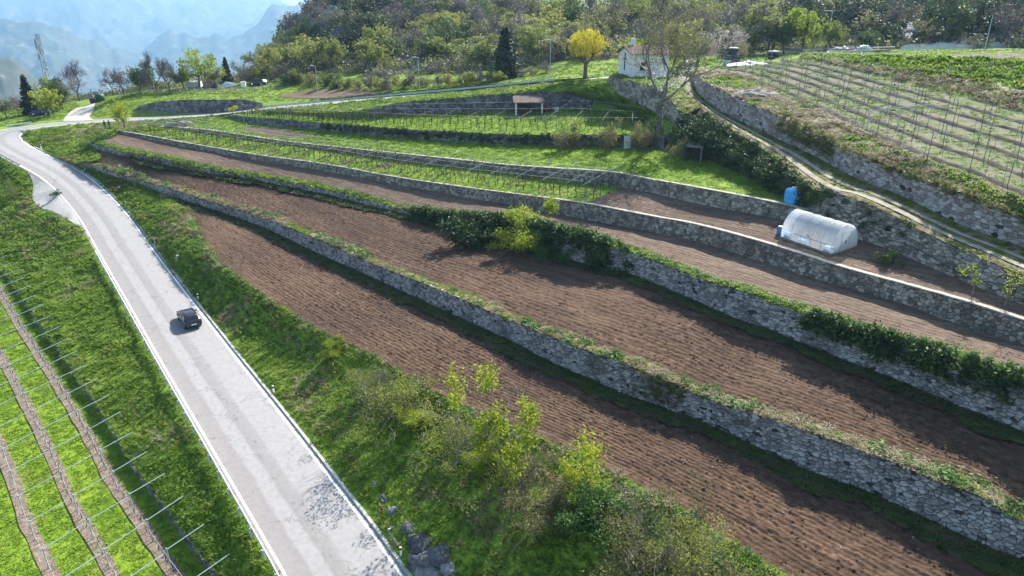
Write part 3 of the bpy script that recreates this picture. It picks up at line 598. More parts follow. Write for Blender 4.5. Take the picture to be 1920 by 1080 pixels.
# brown allotment, side road and gravel lay-by as thin sheets on the ground
BVH = BVHTree.FromPolygons([tuple(p) for p in np.vstack(BV_V)], [tuple(int(i) for i in f) for f in np.vstack(BV_F)])
CAMV = Vector((0, 0, H))
def hit(px, py, dmin=0.0):
    d = Vector(ray(px, py)).normalized()
    p, n, i, dist = BVH.ray_cast(CAMV + d * dmin, d)
    return np.array(p) if p is not None else Wd(px, py, 160)
def gz(x, y, z0=90.0):
    p, n, i, dist = BVH.ray_cast(Vector((float(x), float(y), z0)), Vector((0, 0, -1)))
    return p.z if p is not None else 0.0
def sheet(name, pxpts, mat, label, dz=0.04, res=0.8, parent=None):
    "thin sheet with its outline on the ground, following the ground"
    P = [hit(*p) for p in pxpts]; P2 = catmull(np.array(P + [P[0]]), 70)[:-1]
    c = [Vector((float(p[0]), float(p[1]))) for p in P2]
    x0, y0 = P2[:, 0].min(), P2[:, 1].min(); x1, y1 = P2[:, 0].max(), P2[:, 1].max()
    pts = list(c); e = [(i, (i + 1) % len(c)) for i in range(len(c))]
    nx = max(2, int((x1 - x0) / res)); ny = max(2, int((y1 - y0) / res))
    for i in range(nx):
        for j in range(ny): pts.append(Vector((x0 + (i + 0.5) / nx * (x1 - x0) + R.uniform(-.1, .1), y0 + (j + 0.5) / ny * (y1 - y0) + R.uniform(-.1, .1))))
    v, e2, f, *_ = delaunay_2d_cdt(pts, e, [list(range(len(c)))], 1, 1e-4)
    V = [(p.x, p.y, gz(p.x, p.y) + dz) for p in v]
    me = mesh(name, V, [tuple(q) for q in f], mat, True)
    if len(me.polygons) and me.polygons[0].normal.z < 0: me.flip_normals()
    return struct(add(name, me, parent), label)
# ================================================================== STONE WALLS
def clip_poly(P, a, b, c):
    "keep a*x + b*y <= c"
    out = []; n = len(P)
    for i in range(n):
        p, q = P[i], P[(i + 1) % n]; dp = a * p[0] + b * p[1] - c; dq = a * q[0] + b * q[1] - c
        if dp <= 0: out.append(p)
        if (dp < 0 < dq) or (dq < 0 < dp):
            t = dp / (dp - dq); out.append((p[0] + (q[0] - p[0]) * t, p[1] + (q[1] - p[1]) * t))
    return out
def build_wall(Wl, name, label, mat, core='joint', size=(0.42, 0.27), jit=0.9, px=(-9e9, 9e9), nparts=300, seed=1, cap=False, joint=0.020, proud=0.07, thick=0.5, lean=0.06, group=None, gaps=0.0, ragged=0.12):
    rr = random.Random(seed)
    q = np.array([project(p)[0] for p in Wl.base]); k = np.where((q >= px[0]) & (q <= px[1]))[0]
    base = Wl.base[k[0]:k[-1] + 1]; top = Wl.top[k[0]:k[-1] + 1, 2] - base[:, 2]; nor = Wl.n[k[0]:k[-1] + 1]
    L = arclen(base); T = L[-1]
    ht = lambda s: float(np.interp(s, L, top))
    a, b = size; ns = int(T / a) + 1; nh = int(max(top) / b) + 2
    seeds = {}
    for j in range(nh):
        for i in range(ns):
            s = (i + 0.5 * (j % 2) + rr.uniform(-.5, .5) * jit) * a; h = (j + 0.4 + rr.uniform(-.5, .5) * jit) * b
            seeds[i, j] = (s, h, rr.uniform(-.3, .3) + (0.35 if rr.random() < .15 else 0))
    V = []; cells = []
    for (i, j), (s, h, w1_) in seeds.items():
        if s < 0 or s > T: continue
        H_ = ht(s)
        if h - b * 0.5 > H_: continue
        P = [(s - 1.5 * a, h - 1.5 * b), (s + 1.5 * a, h - 1.5 * b), (s + 1.5 * a, h + 1.5 * b), (s - 1.5 * a, h + 1.5 * b)]
        for di in (-2, -1, 0, 1, 2):
            for dj in (-2, -1, 0, 1, 2):
                if (di or dj) and (i + di, j + dj) in seeds:
                    s2, h2, w2_ = seeds[i + di, j + dj]
                    A = (s2 - s) / a ** 2; B = (h2 - h) / b ** 2
                    P = clip_poly(P, A, B, A * (s + s2) / 2 + B * (h + h2) / 2 + (w1_ - w2_) / 2)
                    if len(P) < 3: break
            if len(P) < 3: break
        P = clip_poly(P, 0, 1, H_ + rr.uniform(-ragged, ragged * 0.4)) if len(P) > 2 else P
        P = clip_poly(P, 0, -1, 0.12) if len(P) > 2 else P
        P = clip_poly(P, -1, 0, 0) if len(P) > 2 else P
        P = clip_poly(P, 1, 0, T) if len(P) > 2 else P
        if len(P) < 3 or rr.random() < gaps: continue
        cx = sum(p[0] for p in P) / len(P); cy = sum(p[1] for p in P) / len(P)
        w_ = max(p[0] for p in P) - min(p[0] for p in P); h_ = max(p[1] for p in P) - min(p[1] for p in P)
        if w_ < 0.07 or h_ < 0.06: continue
        ks, kh = max(0.5, 1 - 2 * joint / w_), max(0.5, 1 - 2 * joint / h_)
        dep = proud * rr.uniform(0.45, 1.25); tx, ty = rr.uniform(-.08, .08), rr.uniform(-.10, .06)
        n = len(P); o = len(V)
        for p in P: V.append((cx + (p[0] - cx) * ks, cy + (p[1] - cy) * kh, -0.12))
        for p in P: V.append((cx + (p[0] - cx) * ks, cy + (p[1] - cy) * kh, dep * 0.55))
        for p in P:
            u, v = (p[0] - cx) * ks * 0.74, (p[1] - cy) * kh * 0.70; V.append((cx + u, cy + v, dep + u * tx + v * ty))
        f = [tuple(range(2 * n, 3 * n))]
        for r_ in (0, n):
            f += [(r_ + t, r_ + (t + 1) % n, r_ + n + (t + 1) % n, r_ + n + t) for t in range(n)]
        cells.append((o, 3 * n, f, cx, cy))
    V = np.array(V)
    def place(S, Hh, D):
        X = np.interp(S, L, base[:, 0]); Y = np.interp(S, L, base[:, 1]); Z = np.interp(S, L, base[:, 2])
        nx = np.interp(S, L, nor[:, 0]); ny = np.interp(S, L, nor[:, 1]); d = D - Hh * lean
        return np.stack([X + nx * d, Y + ny * d, Z + Hh], -1)
    PW = place(V[:, 0], V[:, 1], V[:, 2])
    # body of the wall, set back behind the stone faces
    S = np.linspace(0, T, max(8, int(T / 0.8))); hh = np.interp(S, L, top)
    ring = [place(S, S * 0 - 0.25, S * 0 - 0.03), place(S, hh - 0.03, S * 0 - 0.03), place(S, hh - 0.03, S * 0 - thick), place(S, S * 0 - 0.25, S * 0 - thick)]
    G = np.stack(ring, 1); n = len(S); f = []
    for i in range(n - 1):
        for t in range(4): f.append((i * 4 + t, i * 4 + (t + 1) % 4, (i + 1) * 4 + (t + 1) % 4, (i + 1) * 4 + t))
    f += [(3, 2, 1, 0), tuple((n - 1) * 4 + t for t in range(4))]
    me = mesh(name, G.reshape(-1, 3), f, core)
    wall = tag(add(name, me), label, 'stone wall', group, 'thing')
    dist = [np.linalg.norm(PW[o] - np.array([0, 0, H])) + (0 if -40 < project(PW[o])[0] < 1960 and -20 < project(PW[o])[1] < 1110 else 900) for o, *_ in cells]
    order = np.argsort(dist); rv = []; rf = []
    for r_, ci in enumerate(order):
        o, c, f, cx, cy = cells[ci]; P = PW[o:o + c]
        if r_ < nparts:
            ctr = P.mean(0); add('stone', mesh('stone', P - ctr, f, mat), wall, ctr)
        else:
            b0 = len(rv); rv.extend(P.tolist()); rf.extend(tuple(t + b0 for t in q) for q in f)
    if rf:
        o = add('small_stones', mesh('small_stones', rv, rf, mat), wall); o['kind'] = 'stuff'
    if cap:
        S = np.linspace(0, T, max(8, int(T / 0.5))); hh = np.interp(S, L, top); jj = np.array([rr.uniform(-.015, .015) for _ in S])
        ring = [place(S, hh - 0.03, S * 0 + 0.07 + jj), place(S, hh + 0.05 + jj, S * 0 + 0.06 + jj), place(S, hh + 0.055 + jj, S * 0 - 0.42), place(S, hh - 0.03, S * 0 - 0.42)]
        G = np.stack(ring, 1); n = len(S); f = []
        for i in range(n - 1):
            for t in range(4): f.append((i * 4 + t, i * 4 + (t + 1) % 4, (i + 1) * 4 + (t + 1) % 4, (i + 1) * 4 + t))
        f += [(3, 2, 1, 0), tuple((n - 1) * 4 + t for t in range(4))]
        add('coping', mesh('coping', G.reshape(-1, 3), f, 'coping'), wall)
    return wall
build_wall(W1, 'terrace_wall', 'tall grey dry stone wall between the two dark ploughed fields', 'stone_grey', size=(0.33, 0.20), seed=1, proud=0.11, px=(150, 2080), gaps=0.05, ragged=0.25, joint=0.026)
build_wall(W2, 'terrace_wall', 'dry stone wall half hidden by bushes and ivy above the second ploughed field', 'stone_grey', size=(0.36, 0.22), seed=2, proud=0.10, px=(166, 2060), gaps=0.04, ragged=0.2, joint=0.026)
build_wall(W3, 'terrace_wall', 'rubble stone wall with pale coping in front of the greenhouse field', 'stone_warm', 'mortar', size=(0.33, 0.28), seed=3, px=(222, 2060), cap=True, joint=0.026, proud=0.09)
build_wall(W4, 'terrace_wall', 'rubble stone wall with coping between trellis vines and the green lawn', 'stone_warm', 'mortar', size=(0.38, 0.33), seed=4, cap=True, joint=0.028, proud=0.09)
build_wall(W5, 'terrace_wall', 'weathered stone wall at the back of the green lawn', 'stone_dark', size=(0.5, 0.36), seed=5, nparts=200)
build_wall(W6, 'terrace_wall', 'stone retaining wall under the upper road behind the vines', 'stone_dark', size=(0.5, 0.36), seed=6, px=(690, 1110), nparts=150)
build_wall(LW, 'lane_wall', 'pale stone retaining wall beside the greenhouse under the lane', 'stone_warm', 'mortar', size=(0.40, 0.26), seed=7, joint=0.025, proud=0.08)
build_wall(UW, 'lane_wall', 'long stone wall above the farm lane under the dry grass bank', 'stone_pink', size=(0.44, 0.26), seed=8, gaps=0.02, ragged=0.18)
build_wall(HW, 'house_wall', 'curved white grey stone wall carrying the house yard', 'stone_warm', 'mortar', size=(0.55, 0.42), seed=9, nparts=120)
build_wall(DW, 'roadside_wall', 'dark stone wall across the road below the fenced plateau', 'stone_dark', size=(0.6, 0.4), seed=10, nparts=120)
build_wall(VW, 'low_wall', 'low grey stone wall, coloured dark for shade, at the foot of the road bank by the vines', 'stone_dark', size=(0.5, 0.3), seed=12, nparts=200, gaps=0.12, ragged=0.25)  # grey stones; shade of the face turned from the sun is painted in

# ================================================================== VEGETATION
def leaf_quads(C, size, rs, up=0.0, aspect=1.6):
    n = len(C); a = rs.normal(size=(n, 3)); a[:, 2] += up; a /= np.linalg.norm(a, axis=1)[:, None]
    b = rs.normal(size=(n, 3)); b -= (a * b).sum(1)[:, None] * a; b /= np.linalg.norm(b, axis=1)[:, None]
    s = (size * rs.uniform(0.6, 1.4, n))[:, None]
    V = np.stack([C - a * s * 0.5 * aspect, C + b * s * 0.42, C + a * s * 0.5 * aspect, C - b * s * 0.42], 1).reshape(-1, 3)
    return V, np.arange(4 * n).reshape(n, 4)
def crown_points(rs, n, centers, radii, per=14, spread=0.16, hollow=0.55):
    "clumps of leaves in a set of ellipsoids"
    m = max(1, n // per); k = rs.randint(0, len(centers), m); d = rs.normal(size=(m, 3)); d /= np.linalg.norm(d, axis=1)[:, None]
    r = rs.uniform(0, 1, m) ** (1 / 3.0); r = hollow + (1 - hollow) * r if hollow else r
    c = centers[k] + d * r[:, None] * radii[k]
    p = np.repeat(c, per, 0) + rs.normal(size=(m * per, 3)) * (radii[k].mean(1) * spread).repeat(per)[:, None]
    return p
def branch(mb, rs, p, d, L, r, depth, tips, sides=5, bend=0.18, split=3, ang=0.55, thin=0.6):
    pts = [p]; rad = [r]; q = p.copy(); dd = d.copy(); n = 3
    for i in range(n):
        dd = dd + rs.normal(size=3) * bend; dd[2] += 0.05; dd /= np.linalg.norm(dd); q = q + dd * L / n; pts.append(q.copy()); rad.append(r * (1 - 0.45 * (i + 1) / n))
    mb.tube(pts, rad, sides, cap=False)
    if depth == 0: tips.append(q); return
    for k in range(split):
        a = rs.normal(size=3); a -= a.dot(dd) * dd; a /= np.linalg.norm(a); nd_ = dd * math.cos(ang) + a * math.sin(ang) * rs.uniform(0.6, 1.3); nd_ /= np.linalg.norm(nd_)
        st = pts[-1] if k < 2 else pts[-2]
        branch(mb, rs, st, nd_, L * rs.uniform(0.55, 0.85), r * thin, depth - 1, tips, max(3, sides - 1), bend, split, ang, thin)
        tips.append(st)
def tree_meshes(name, seed, h, spread, trunk_h, leaf, nleaf, lsize, bark='bark', depth=3, r0=None, shape=(1, 1, 1), split=3, twigs=0, ang=0.6, trunk_lean=0.05, tw_mat='twig'):
    rs = np.random.RandomState(seed); mb = MB(); tips = []
    r0 = r0 or h * 0.022; p = np.zeros(3); p[2] = -0.3; top = np.array([rs.normal() * trunk_lean * h, rs.normal() * trunk_lean * h, trunk_h])
    mb.tube([p, top * [0.4, 0.4, 0.5], top], [r0 * 1.3, r0, r0 * 0.85], 7, cap=False)
    nl = split + 2
    for k in range(nl):
        a = 2 * math.pi * (k + rs.uniform(-.3, .3)) / nl; e = rs.uniform(0.45, 1.15)
        d = np.array([math.cos(a) * math.cos(e), math.sin(a) * math.cos(e), math.sin(e)])
        branch(mb, rs, top * [1, 1, rs.uniform(0.8, 1.0)], d, (h - trunk_h) * rs.uniform(0.36, 0.5), r0 * 0.55, depth - 1, tips, 5, 0.16, split, ang)
    tr = mb.me(name + '_trunk', bark, True); T = np.array(tips)
    T[:, :2] = T[:, :2] * min(1.6, spread / max(0.1, np.percentile(np.abs(T[:, :2]), 92)))
    if leaf is None:
        mb2 = MB()
        for t in T[rs.permutation(len(T))[:twigs]]:
            for k in range(3):
                d = rs.normal(size=3); d[2] = abs(d[2]) * 0.7 + 0.25; d += (t - np.array([0, 0, h * 0.4])) / h * 1.6; d /= np.linalg.norm(d); L = h * rs.uniform(0.07, 0.15)
                e = rs.normal(size=3) * 0.35; w_ = lsize
                mb2.tube([t, t + d * L * 0.5 + e * L * 0.12, t + d * L + e * L * 0.4], [w_, w_ * 0.8, w_ * 0.4], 3, cap=False)
        return tr, mb2.me(name + '_crown', tw_mat)
    k = max(6, min(len(T), 26)); sel = T[rs.permutation(len(T))[:k]]
    rad = np.tile(np.array([[spread * 0.36, spread * 0.36, (h - trunk_h) * 0.20]]) * np.array(shape), (k, 1)) * rs.uniform(0.6, 1.3, (k, 1))
    sel[:, 2] = np.minimum(sel[:, 2], h - rad[:, 2] * 0.8)
    C = crown_points(rs, nleaf, sel, rad, 12, 0.28, 0.35); V, F = leaf_quads(C, lsize, rs)
    return tr, mesh(name + '_crown', V, F, leaf)
def conifer_meshes(name, seed, h, r, n, lsize, leaf='leaf_conifer'):
    rs = np.random.RandomState(seed); mb = MB(); mb.tube([(0, 0, -0.3), (0, 0, h * 0.5), (0, 0, h * 0.97)], [h * 0.025, h * 0.015, 0.02], 6)
    z = rs.uniform(0.08, 1.0, n) ** 1.1; lay = np.floor(z * 14) / 14 + 0.03; z = lay + (z - lay) * 0.5
    a = rs.uniform(0, 2 * np.pi, n); br = rs.randint(0, 9, n); a = br * 2 * np.pi / 9 + lay * 37 + rs.normal(size=n) * 0.2
    q = rs.uniform(0.15, 1, n) ** 0.6; rr = r * (1 - z) ** 0.85 * q * (1 + 0.25 * np.sin(lay * 91 + br * 2.3)) + 0.05
    C = np.stack([rr * np.cos(a), rr * np.sin(a), z * h - q * r * 0.22], 1) + rs.normal(size=(n, 3)) * lsize * 0.4
    V, F = leaf_quads(C, lsize, rs, 0, 1.8); return mb.me(name + '_trunk', 'bark'), mesh(name + '_crown', V, F, leaf)
def shrub_meshes(name, seed, w_, h, leaf, nleaf, lsize, stems=14, stem_mat='twig', up=0.0, blobs=9, fill=0.2, twiggy=0):
    rs = np.random.RandomState(seed); mb = MB(); tips = []
    for k in range(stems):
        a = rs.uniform(0, 6.28); e = rs.uniform(0.5, 1.4); d = np.array([math.cos(a) * math.cos(e) * w_ / h, math.sin(a) * math.cos(e) * w_ / h, math.sin(e)])
        p = np.array([rs.normal() * w_ * 0.12, rs.normal() * w_ * 0.12, -0.2]); L = h * rs.uniform(0.75, 1.05)
        branch(mb, rs, p, d / np.linalg.norm(d), L * 0.55, 0.012 + 0.004 * h, 1 + (1 if twiggy else 0), tips, 4, 0.18, 3 if not twiggy else 3, 0.5, 0.55)
    tr = mb.me(name + '_stems', stem_mat); T = np.array(tips); T[:, 2] = np.clip(T[:, 2], 0.1, h)
    if nleaf == 0: return tr, None
    sel = T[rs.permutation(len(T))[:blobs * 2]]
    low = np.stack([rs.normal(size=blobs) * w_ * 0.28, rs.normal(size=blobs) * w_ * 0.28, rs.uniform(0.15, 0.5, blobs) * h], 1)
    c = np.vstack([sel, low]); rad = np.tile([[w_ * 0.17, w_ * 0.17, h * 0.15]], (len(c), 1)) * rs.uniform(0.55, 1.35, (len(c), 1))
    C = crown_points(rs, nleaf, c, rad, 10, 0.32, fill); C[:, 2] = np.maximum(C[:, 2], 0.02)
    V, F = leaf_quads(C, lsize, rs, up); return tr, mesh(name + '_leaves', V, F, leaf)
def put_tree(name, meshes, loc, label, cat='tree', group=None, s=1.0, rz=None, parts=('trunk', 'crown'), sz=None):
    t = thing(name, label, cat, loc, R.uniform(0, 6.28) if rz is None else rz, group); t.scale = (s, s, sz or s)
    for nm, me in zip(parts, meshes):
        if me is not None: add(nm, me, t)
    return t
# ------------------------------------------------------------------ grass tufts, scattered as stuff
SRC = {}
def tuft_mesh(name, mat, seed, n=16, h=0.3, w_=0.028, spread=0.16, droop=0.5):
    rs = np.random.RandomState(seed); V = []; F = []
    for k in range(n):
        a = rs.uniform(0, 6.28); r = abs(rs.normal()) * spread * 0.6; p = np.array([math.cos(a) * r, math.sin(a) * r, -0.04]); a2 = a + rs.normal() * 0.6
        hh = h * rs.uniform(0.5, 1.15); out = np.array([math.cos(a2), math.sin(a2), 0]); side = np.array([-out[1], out[0], 0]) * w_ * rs.uniform(0.6, 1.3)
        m1 = p + out * hh * droop * 0.55 + np.array([0, 0, hh * 0.62]); tp = p + out * hh * droop * 1.5 + np.array([0, 0, hh * rs.uniform(0.55, 0.9)])
        o = len(V); V += [p - side, p + side, m1 + side * 0.8, m1 - side * 0.8, tp]; F += [(o, o + 1, o + 2, o + 3), (o + 3, o + 2, o + 4)]
    return mesh(name, V, F, mat)
def source(key, metas):
    c = bpy.data.collections.new('source_' + key)
    for i, me in enumerate(metas):
        o = bpy.data.objects.new('source_%s_%d' % (key, i), me); c.objects.link(o)
    SRC[key] = c
source('grass', [tuft_mesh('tuft', 'leaf_grass', i, 18, 0.22, 0.045, 0.34, 0.75) for i in range(4)])
source('lawn', [tuft_mesh('tuft', 'leaf_lawn', 20 + i, 18, 0.14, 0.05, 0.34, 0.8) for i in range(3)])
source('shade', [tuft_mesh('tuft', 'leaf_shade_tinted_grass', 30 + i, 16, 0.20, 0.04, 0.28, 0.7) for i in range(3)])
source('dry', [tuft_mesh('tuft', 'leaf_dry', 40 + i, 22, 0.34, 0.026, 0.24, 0.9) for i in range(3)])
def weed(seed, mat, size, n, lf=0.26):
    rs = np.random.RandomState(seed); C = rs.normal(size=(n, 3)) * [size * 0.4, size * 0.4, size * 0.22]; C[:, 2] = np.abs(C[:, 2]) * 1.3
    V, F = leaf_quads(C, size * lf, rs); return mesh('weed', V, F, mat)
source('weed', [weed(50 + i, 'leaf_weed', 0.45, 46) for i in range(3)])
source('olive', [weed(60 + i, 'leaf_olive', 0.5, 46) for i in range(3)])
source('ivy', [weed(70 + i, 'leaf_ivy', 0.7, 70) for i in range(3)])
source('under', [weed(80 + i, ['leaf_green', 'leaf_bare', 'leaf_spring', 'leaf_bare'][i], 2.6, 150, 0.12) for i in range(4)])
rsx = np.random.RandomState(5)
def clod_mesh(seed, mat, s=0.12):
    rs = np.random.RandomState(seed); bm = bmesh.new(); bmesh.ops.create_icosphere(bm, subdivisions=1, radius=s)
    for v in bm.verts: v.co *= rs.uniform(0.65, 1.25); v.co.z *= 0.7
    me = bpy.data.meshes.new('clod'); bm.to_mesh(me); bm.free(); me.materials.append(M[mat]); return me
source('clod', [clod_mesh(i, 'soil_dark') for i in range(4)])
source('clod_light', [clod_mesh(i + 9, 'soil_light', 0.07) for i in range(3)])
source('pebble', [clod_mesh(i + 20, 'stone_warm', 0.07) for i in range(3)])
def gn_scatter(name, label, key, P, S, rz=None, cat='grass', tilt=0.0):
    n = len(P)
    if n == 0: return None
    me = bpy.data.meshes.new(name); me.vertices.add(n); me.vertices.foreach_set('co', np.asarray(P, np.float32).ravel())
    rz = NP.uniform(0, 6.28, n) if rz is None else rz
    rot = np.stack([NP.normal(size=n) * tilt, NP.normal(size=n) * tilt, rz], 1).astype(np.float32)
    at = me.attributes.new('rot', 'FLOAT_VECTOR', 'POINT'); at.data.foreach_set('vector', rot.ravel())
    at = me.attributes.new('scl', 'FLOAT', 'POINT'); at.data.foreach_set('value', np.asarray(S, np.float32))
    me.update()
    o = tag(add(name, me), label, cat, None, 'stuff')
    ng = bpy.data.node_groups.new('scatter', 'GeometryNodeTree')
    ng.interface.new_socket('Geometry', in_out='INPUT', socket_type='NodeSocketGeometry'); ng.interface.new_socket('Geometry', in_out='OUTPUT', socket_type='NodeSocketGeometry')
    nd = ng.nodes; gi = nd.new('NodeGroupInput'); go = nd.new('NodeGroupOutput'); ip = nd.new('GeometryNodeInstanceOnPoints'); ci = nd.new('GeometryNodeCollectionInfo')
    ci.inputs['Collection'].default_value = SRC[key]; ci.inputs['Separate Children'].default_value = True; ci.inputs['Reset Children'].default_value = True
    ar = nd.new('GeometryNodeInputNamedAttribute'); ar.data_type = 'FLOAT_VECTOR'; ar.inputs['Name'].default_value = 'rot'
    as_ = nd.new('GeometryNodeInputNamedAttribute'); as_.data_type = 'FLOAT'; as_.inputs['Name'].default_value = 'scl'
    e2r = nd.new('FunctionNodeEulerToRotation'); lk = ng.links
    lk.new(gi.outputs[0], ip.inputs['Points']); lk.new(ci.outputs[0], ip.inputs['Instance']); ip.inputs['Pick Instance'].default_value = True
    lk.new(ar.outputs['Attribute'], e2r.inputs[0]); lk.new(e2r.outputs[0], ip.inputs['Rotation']); lk.new(as_.outputs['Attribute'], ip.inputs['Scale'])
    lk.new(ip.outputs[0], go.inputs[0])
    md = o.modifiers.new('scatter', 'NODES'); md.node_group = ng
    return o
def sample_grid(G, dens, mask=None, seed=0, view=True, margin=0.0, maxd=400):
    "random points on a ground grid, dens per square metre (number or function of distance)"
    rs = np.random.RandomState(seed); n, m = G.shape[:2]
    A = G[:-1, :-1]; B = G[1:, :-1]; C = G[1:, 1:]; D = G[:-1, 1:]
    ar = 0.5 * (np.linalg.norm(np.cross(B - A, C - A), axis=-1) + np.linalg.norm(np.cross(C - A, D - A), axis=-1))
    ctr = (A + C) / 2; dist = np.linalg.norm(ctr - [0, 0, H], axis=-1)
    dn = dens(dist) if callable(dens) else dens + dist * 0
    if view:
        x, y, z = ctr[..., 0], ctr[..., 1], ctr[..., 2] - H; dep = y * CP - z * SP; up = y * SP + z * CP
        pxx = 960 + FPX * x / np.maximum(dep, 1); pyy = 540 - FPX * up / np.maximum(dep, 1)
        dn = dn * ((pxx > -160) & (pxx < 2080) & (pyy > -60) & (pyy < 1200) & (dep > 5))
    cnt = rs.poisson(ar * dn * (dist < maxd)); tot = cnt.sum()
    idx = np.repeat(np.arange(cnt.size), cnt.ravel()); u = rs.uniform(0, 1, (tot, 1)); v = rs.uniform(0, 1, (tot, 1))
    a, b, c, d = (q.reshape(-1, 3)[idx] for q in (A, B, C, D))
    P = a * (1 - u) * (1 - v) + b * u * (1 - v) + c * u * v + d * (1 - u) * v
    if mask is not None:
        j = idx % (m - 1); t = (j[:, None] + v) / (m - 1); P = P[rs.uniform(0, 1, tot) < mask(P, t[:, 0])]
    return P
# ------------------------------------------------------------------ far mountains, valley, haze
def mountain(name, label, prof, d, base_z, seed, depth=0.35, rough=0.16, mat='mountain'):
    p = np.array(prof, float); px = np.arange(p[0, 0], p[-1, 0] + 1, 5.0); py = np.interp(px, p[:, 0], p[:, 1])
    py = py + fbm(px * 0.035, px * 0 + seed, seed, 6) * 30 * (4500 / d) ** 0.3
    rid = np.array([Wd(a, b_, d * (1 + 0.05 * math.sin(a * 0.013 + seed))) for a, b_ in zip(px, py)]); nr = 70; G = np.zeros((len(px), nr + 4, 3))
    t = np.linspace(0, 1, nr)
    for i in range(len(px)):
        hgt = rid[i, 2] - base_z; k = 1 - depth * t; G[i, 4:, :2] = rid[i, None, :2] * k[:, None]
        G[i, 4:, 2] = base_z + hgt * ((1 - t) ** 1.25)
        back = np.array([0.30, 0.2, 0.1, 0.04]); G[i, :4, :2] = rid[i, None, :2] * (1 + back)[:, None]; G[i, :4, 2] = rid[i, 2] - hgt * back * 2.6
    X, Y = G[..., 0] / d * 9, G[..., 1] / d * 9
    gul = np.abs(fbm(X * 2.2, Y * 1.3, seed + 5, 5)); amp = (rid[:, 2] - base_z)[:, None] * rough
    fall = np.concatenate([np.zeros(4), np.sin(np.pi * np.clip(t * 0.93 + 0.02, 0, 1)) ** 0.6])[None]
    G[..., 2] += (gul * 3.2 - 0.55) * amp * fall + fbm(X * 9, Y * 9, seed + 9, 5) * amp * 0.9 * fall
    me = mesh(name, G.reshape(-1, 3), grid_faces(len(px), nr + 4), mat, True)
    if sum(pp.normal.z for pp in list(me.polygons)[:200]) < 0: me.flip_normals()
    return struct(add(name, me), label)
VZ = -430.0
mountain('mountain', 'far pale blue mountain range', [(-900, -160), (-500, -110), (-200, -70), (0, -48), (150, -70), (300, -40), (420, -46), (500, -20), (545, 6), (575, 0), (640, -18), (900, -60), (1500, -120)], 8200, VZ, 3, 0.42)
mountain('mountain', 'hazy wooded mountain shoulder falling into the valley', [(-900, -60), (-400, -10), (-120, 20), (0, 28), (60, 41), (110, 57), (170, 72), (230, 95), (300, 125), (380, 150), (460, 175)], 4300, VZ, 4, 0.34)
mountain('mountain', 'blue mountain with a flat cliff top beyond the valley', [(150, 190), (225, 135), (262, 96), (297, 67), (345, 61), (400, 63), (455, 60), (478, 42), (500, 18), (528, 6), (560, 14), (640, 40), (900, 60), (1400, 80)], 5000, VZ, 5, 0.26)
mountain('mountain', 'near green slope at the edge of the valley', [(-900, -60), (-300, 20), (-60, 72), (0, 93), (25, 108), (52, 131), (75, 165), (110, 215)], 1500, VZ, 6, 0.34)
a_ = 60; gx, gy = np.meshgrid(np.linspace(-14000, 14000, a_), np.linspace(-1500, 13500, a_), indexing='ij'); gzz = VZ + fbm(gx * 0.002, gy * 0.002, 2, 3) * 60 - 15
valley = struct(add('valley', mesh('valley', np.stack([gx, gy, gzz], -1).reshape(-1, 3), grid_faces(a_, a_)[:, ::-1], 'valley_ground', True)), 'valley floor far below')
if valley.data.polygons[0].normal.z < 0: valley.data.flip_normals()
# slope that carries the whole site down to the valley
sk = []
for px in (-900, -500, -150, 100, 300, 480, 560, 640):
    p = Wd(px, np.interp(px, [-900, 640], [310, 250]), 690)
    sk.append([p, p * [1.3, 1.3, 1] + [0, 0, -220], p * [1.9, 1.9, 1] + [0, 0, VZ - 20 - p[2]]])
mb = bpy.data.materials
m = bpy.data.materials.new('haze'); m.use_nodes = True; nd = m.node_tree.nodes; nd.remove(nd['Principled BSDF'])
pv = nd.new('ShaderNodeVolumePrincipled'); pv.inputs['Color'].default_value = (0.40, 0.70, 1.0, 1); pv.inputs['Density'].default_value = HAZE
pv.inputs['Anisotropy'].default_value = 0.35
m.node_tree.links.new(pv.outputs[0], nd['Material Output'].inputs['Volume'])
hz = MB().box((0, 5900, 260), (28400, 15200, 1500)).build('haze', m); tag(hz, 'pale blue haze filling the valley air', 'haze', None, 'stuff')

# ------------------------------------------------------------------ strips along the walls
foot(W1, 1.6, 'wall_foot_grass', 322, 2080, lab='shade-coloured grass strip along the foot of the tall grey wall', seed=1)
foot(W2, 1.4, 'wall_foot_grass', 240, 2060, lab='shade-coloured grass strip along the foot of the ivy clad wall', seed=2)
def top_verge(Wl, px0, px1, w0, w1, name, lab, mat='grass_ground', dz=0.06):
    P = wsub(Wl, Wl.topo(w0, dz - 0.05), px0, px1); Q = wsub(Wl, Wl.topo(0.0, 0), px0, px1).copy(); N = wsub(Wl, Wl.n, px0, px1)
    s = arclen(P); ww = w1 * (0.75 + 0.6 * vnoise(s * 0.4, s * 0, 6)) * np.minimum(1, s / 3 + 0.3); Q[:, :2] -= N * ww[:, None]; Q[:, 2] += 0.05
    mid = (P + Q) / 2; mid[:, 2] += 0.10
    GR[name + str(px0)], o = loft(name, P, Q, 300, 8, mat, amp=0.06, sc_=1.5, label=lab, coarse=False, mids=[mid]); return GR[name + str(px0)]
tv1 = top_verge(W1, 152, 2080, 0.02, 1.25, 'field_verge', 'dry grass verge on top of the tall grey wall', 'dry_grass')
tv2 = top_verge(W2, 168, 2060, 0.02, 1.15, 'field_verge', 'grass verge on top of the ivy clad wall')
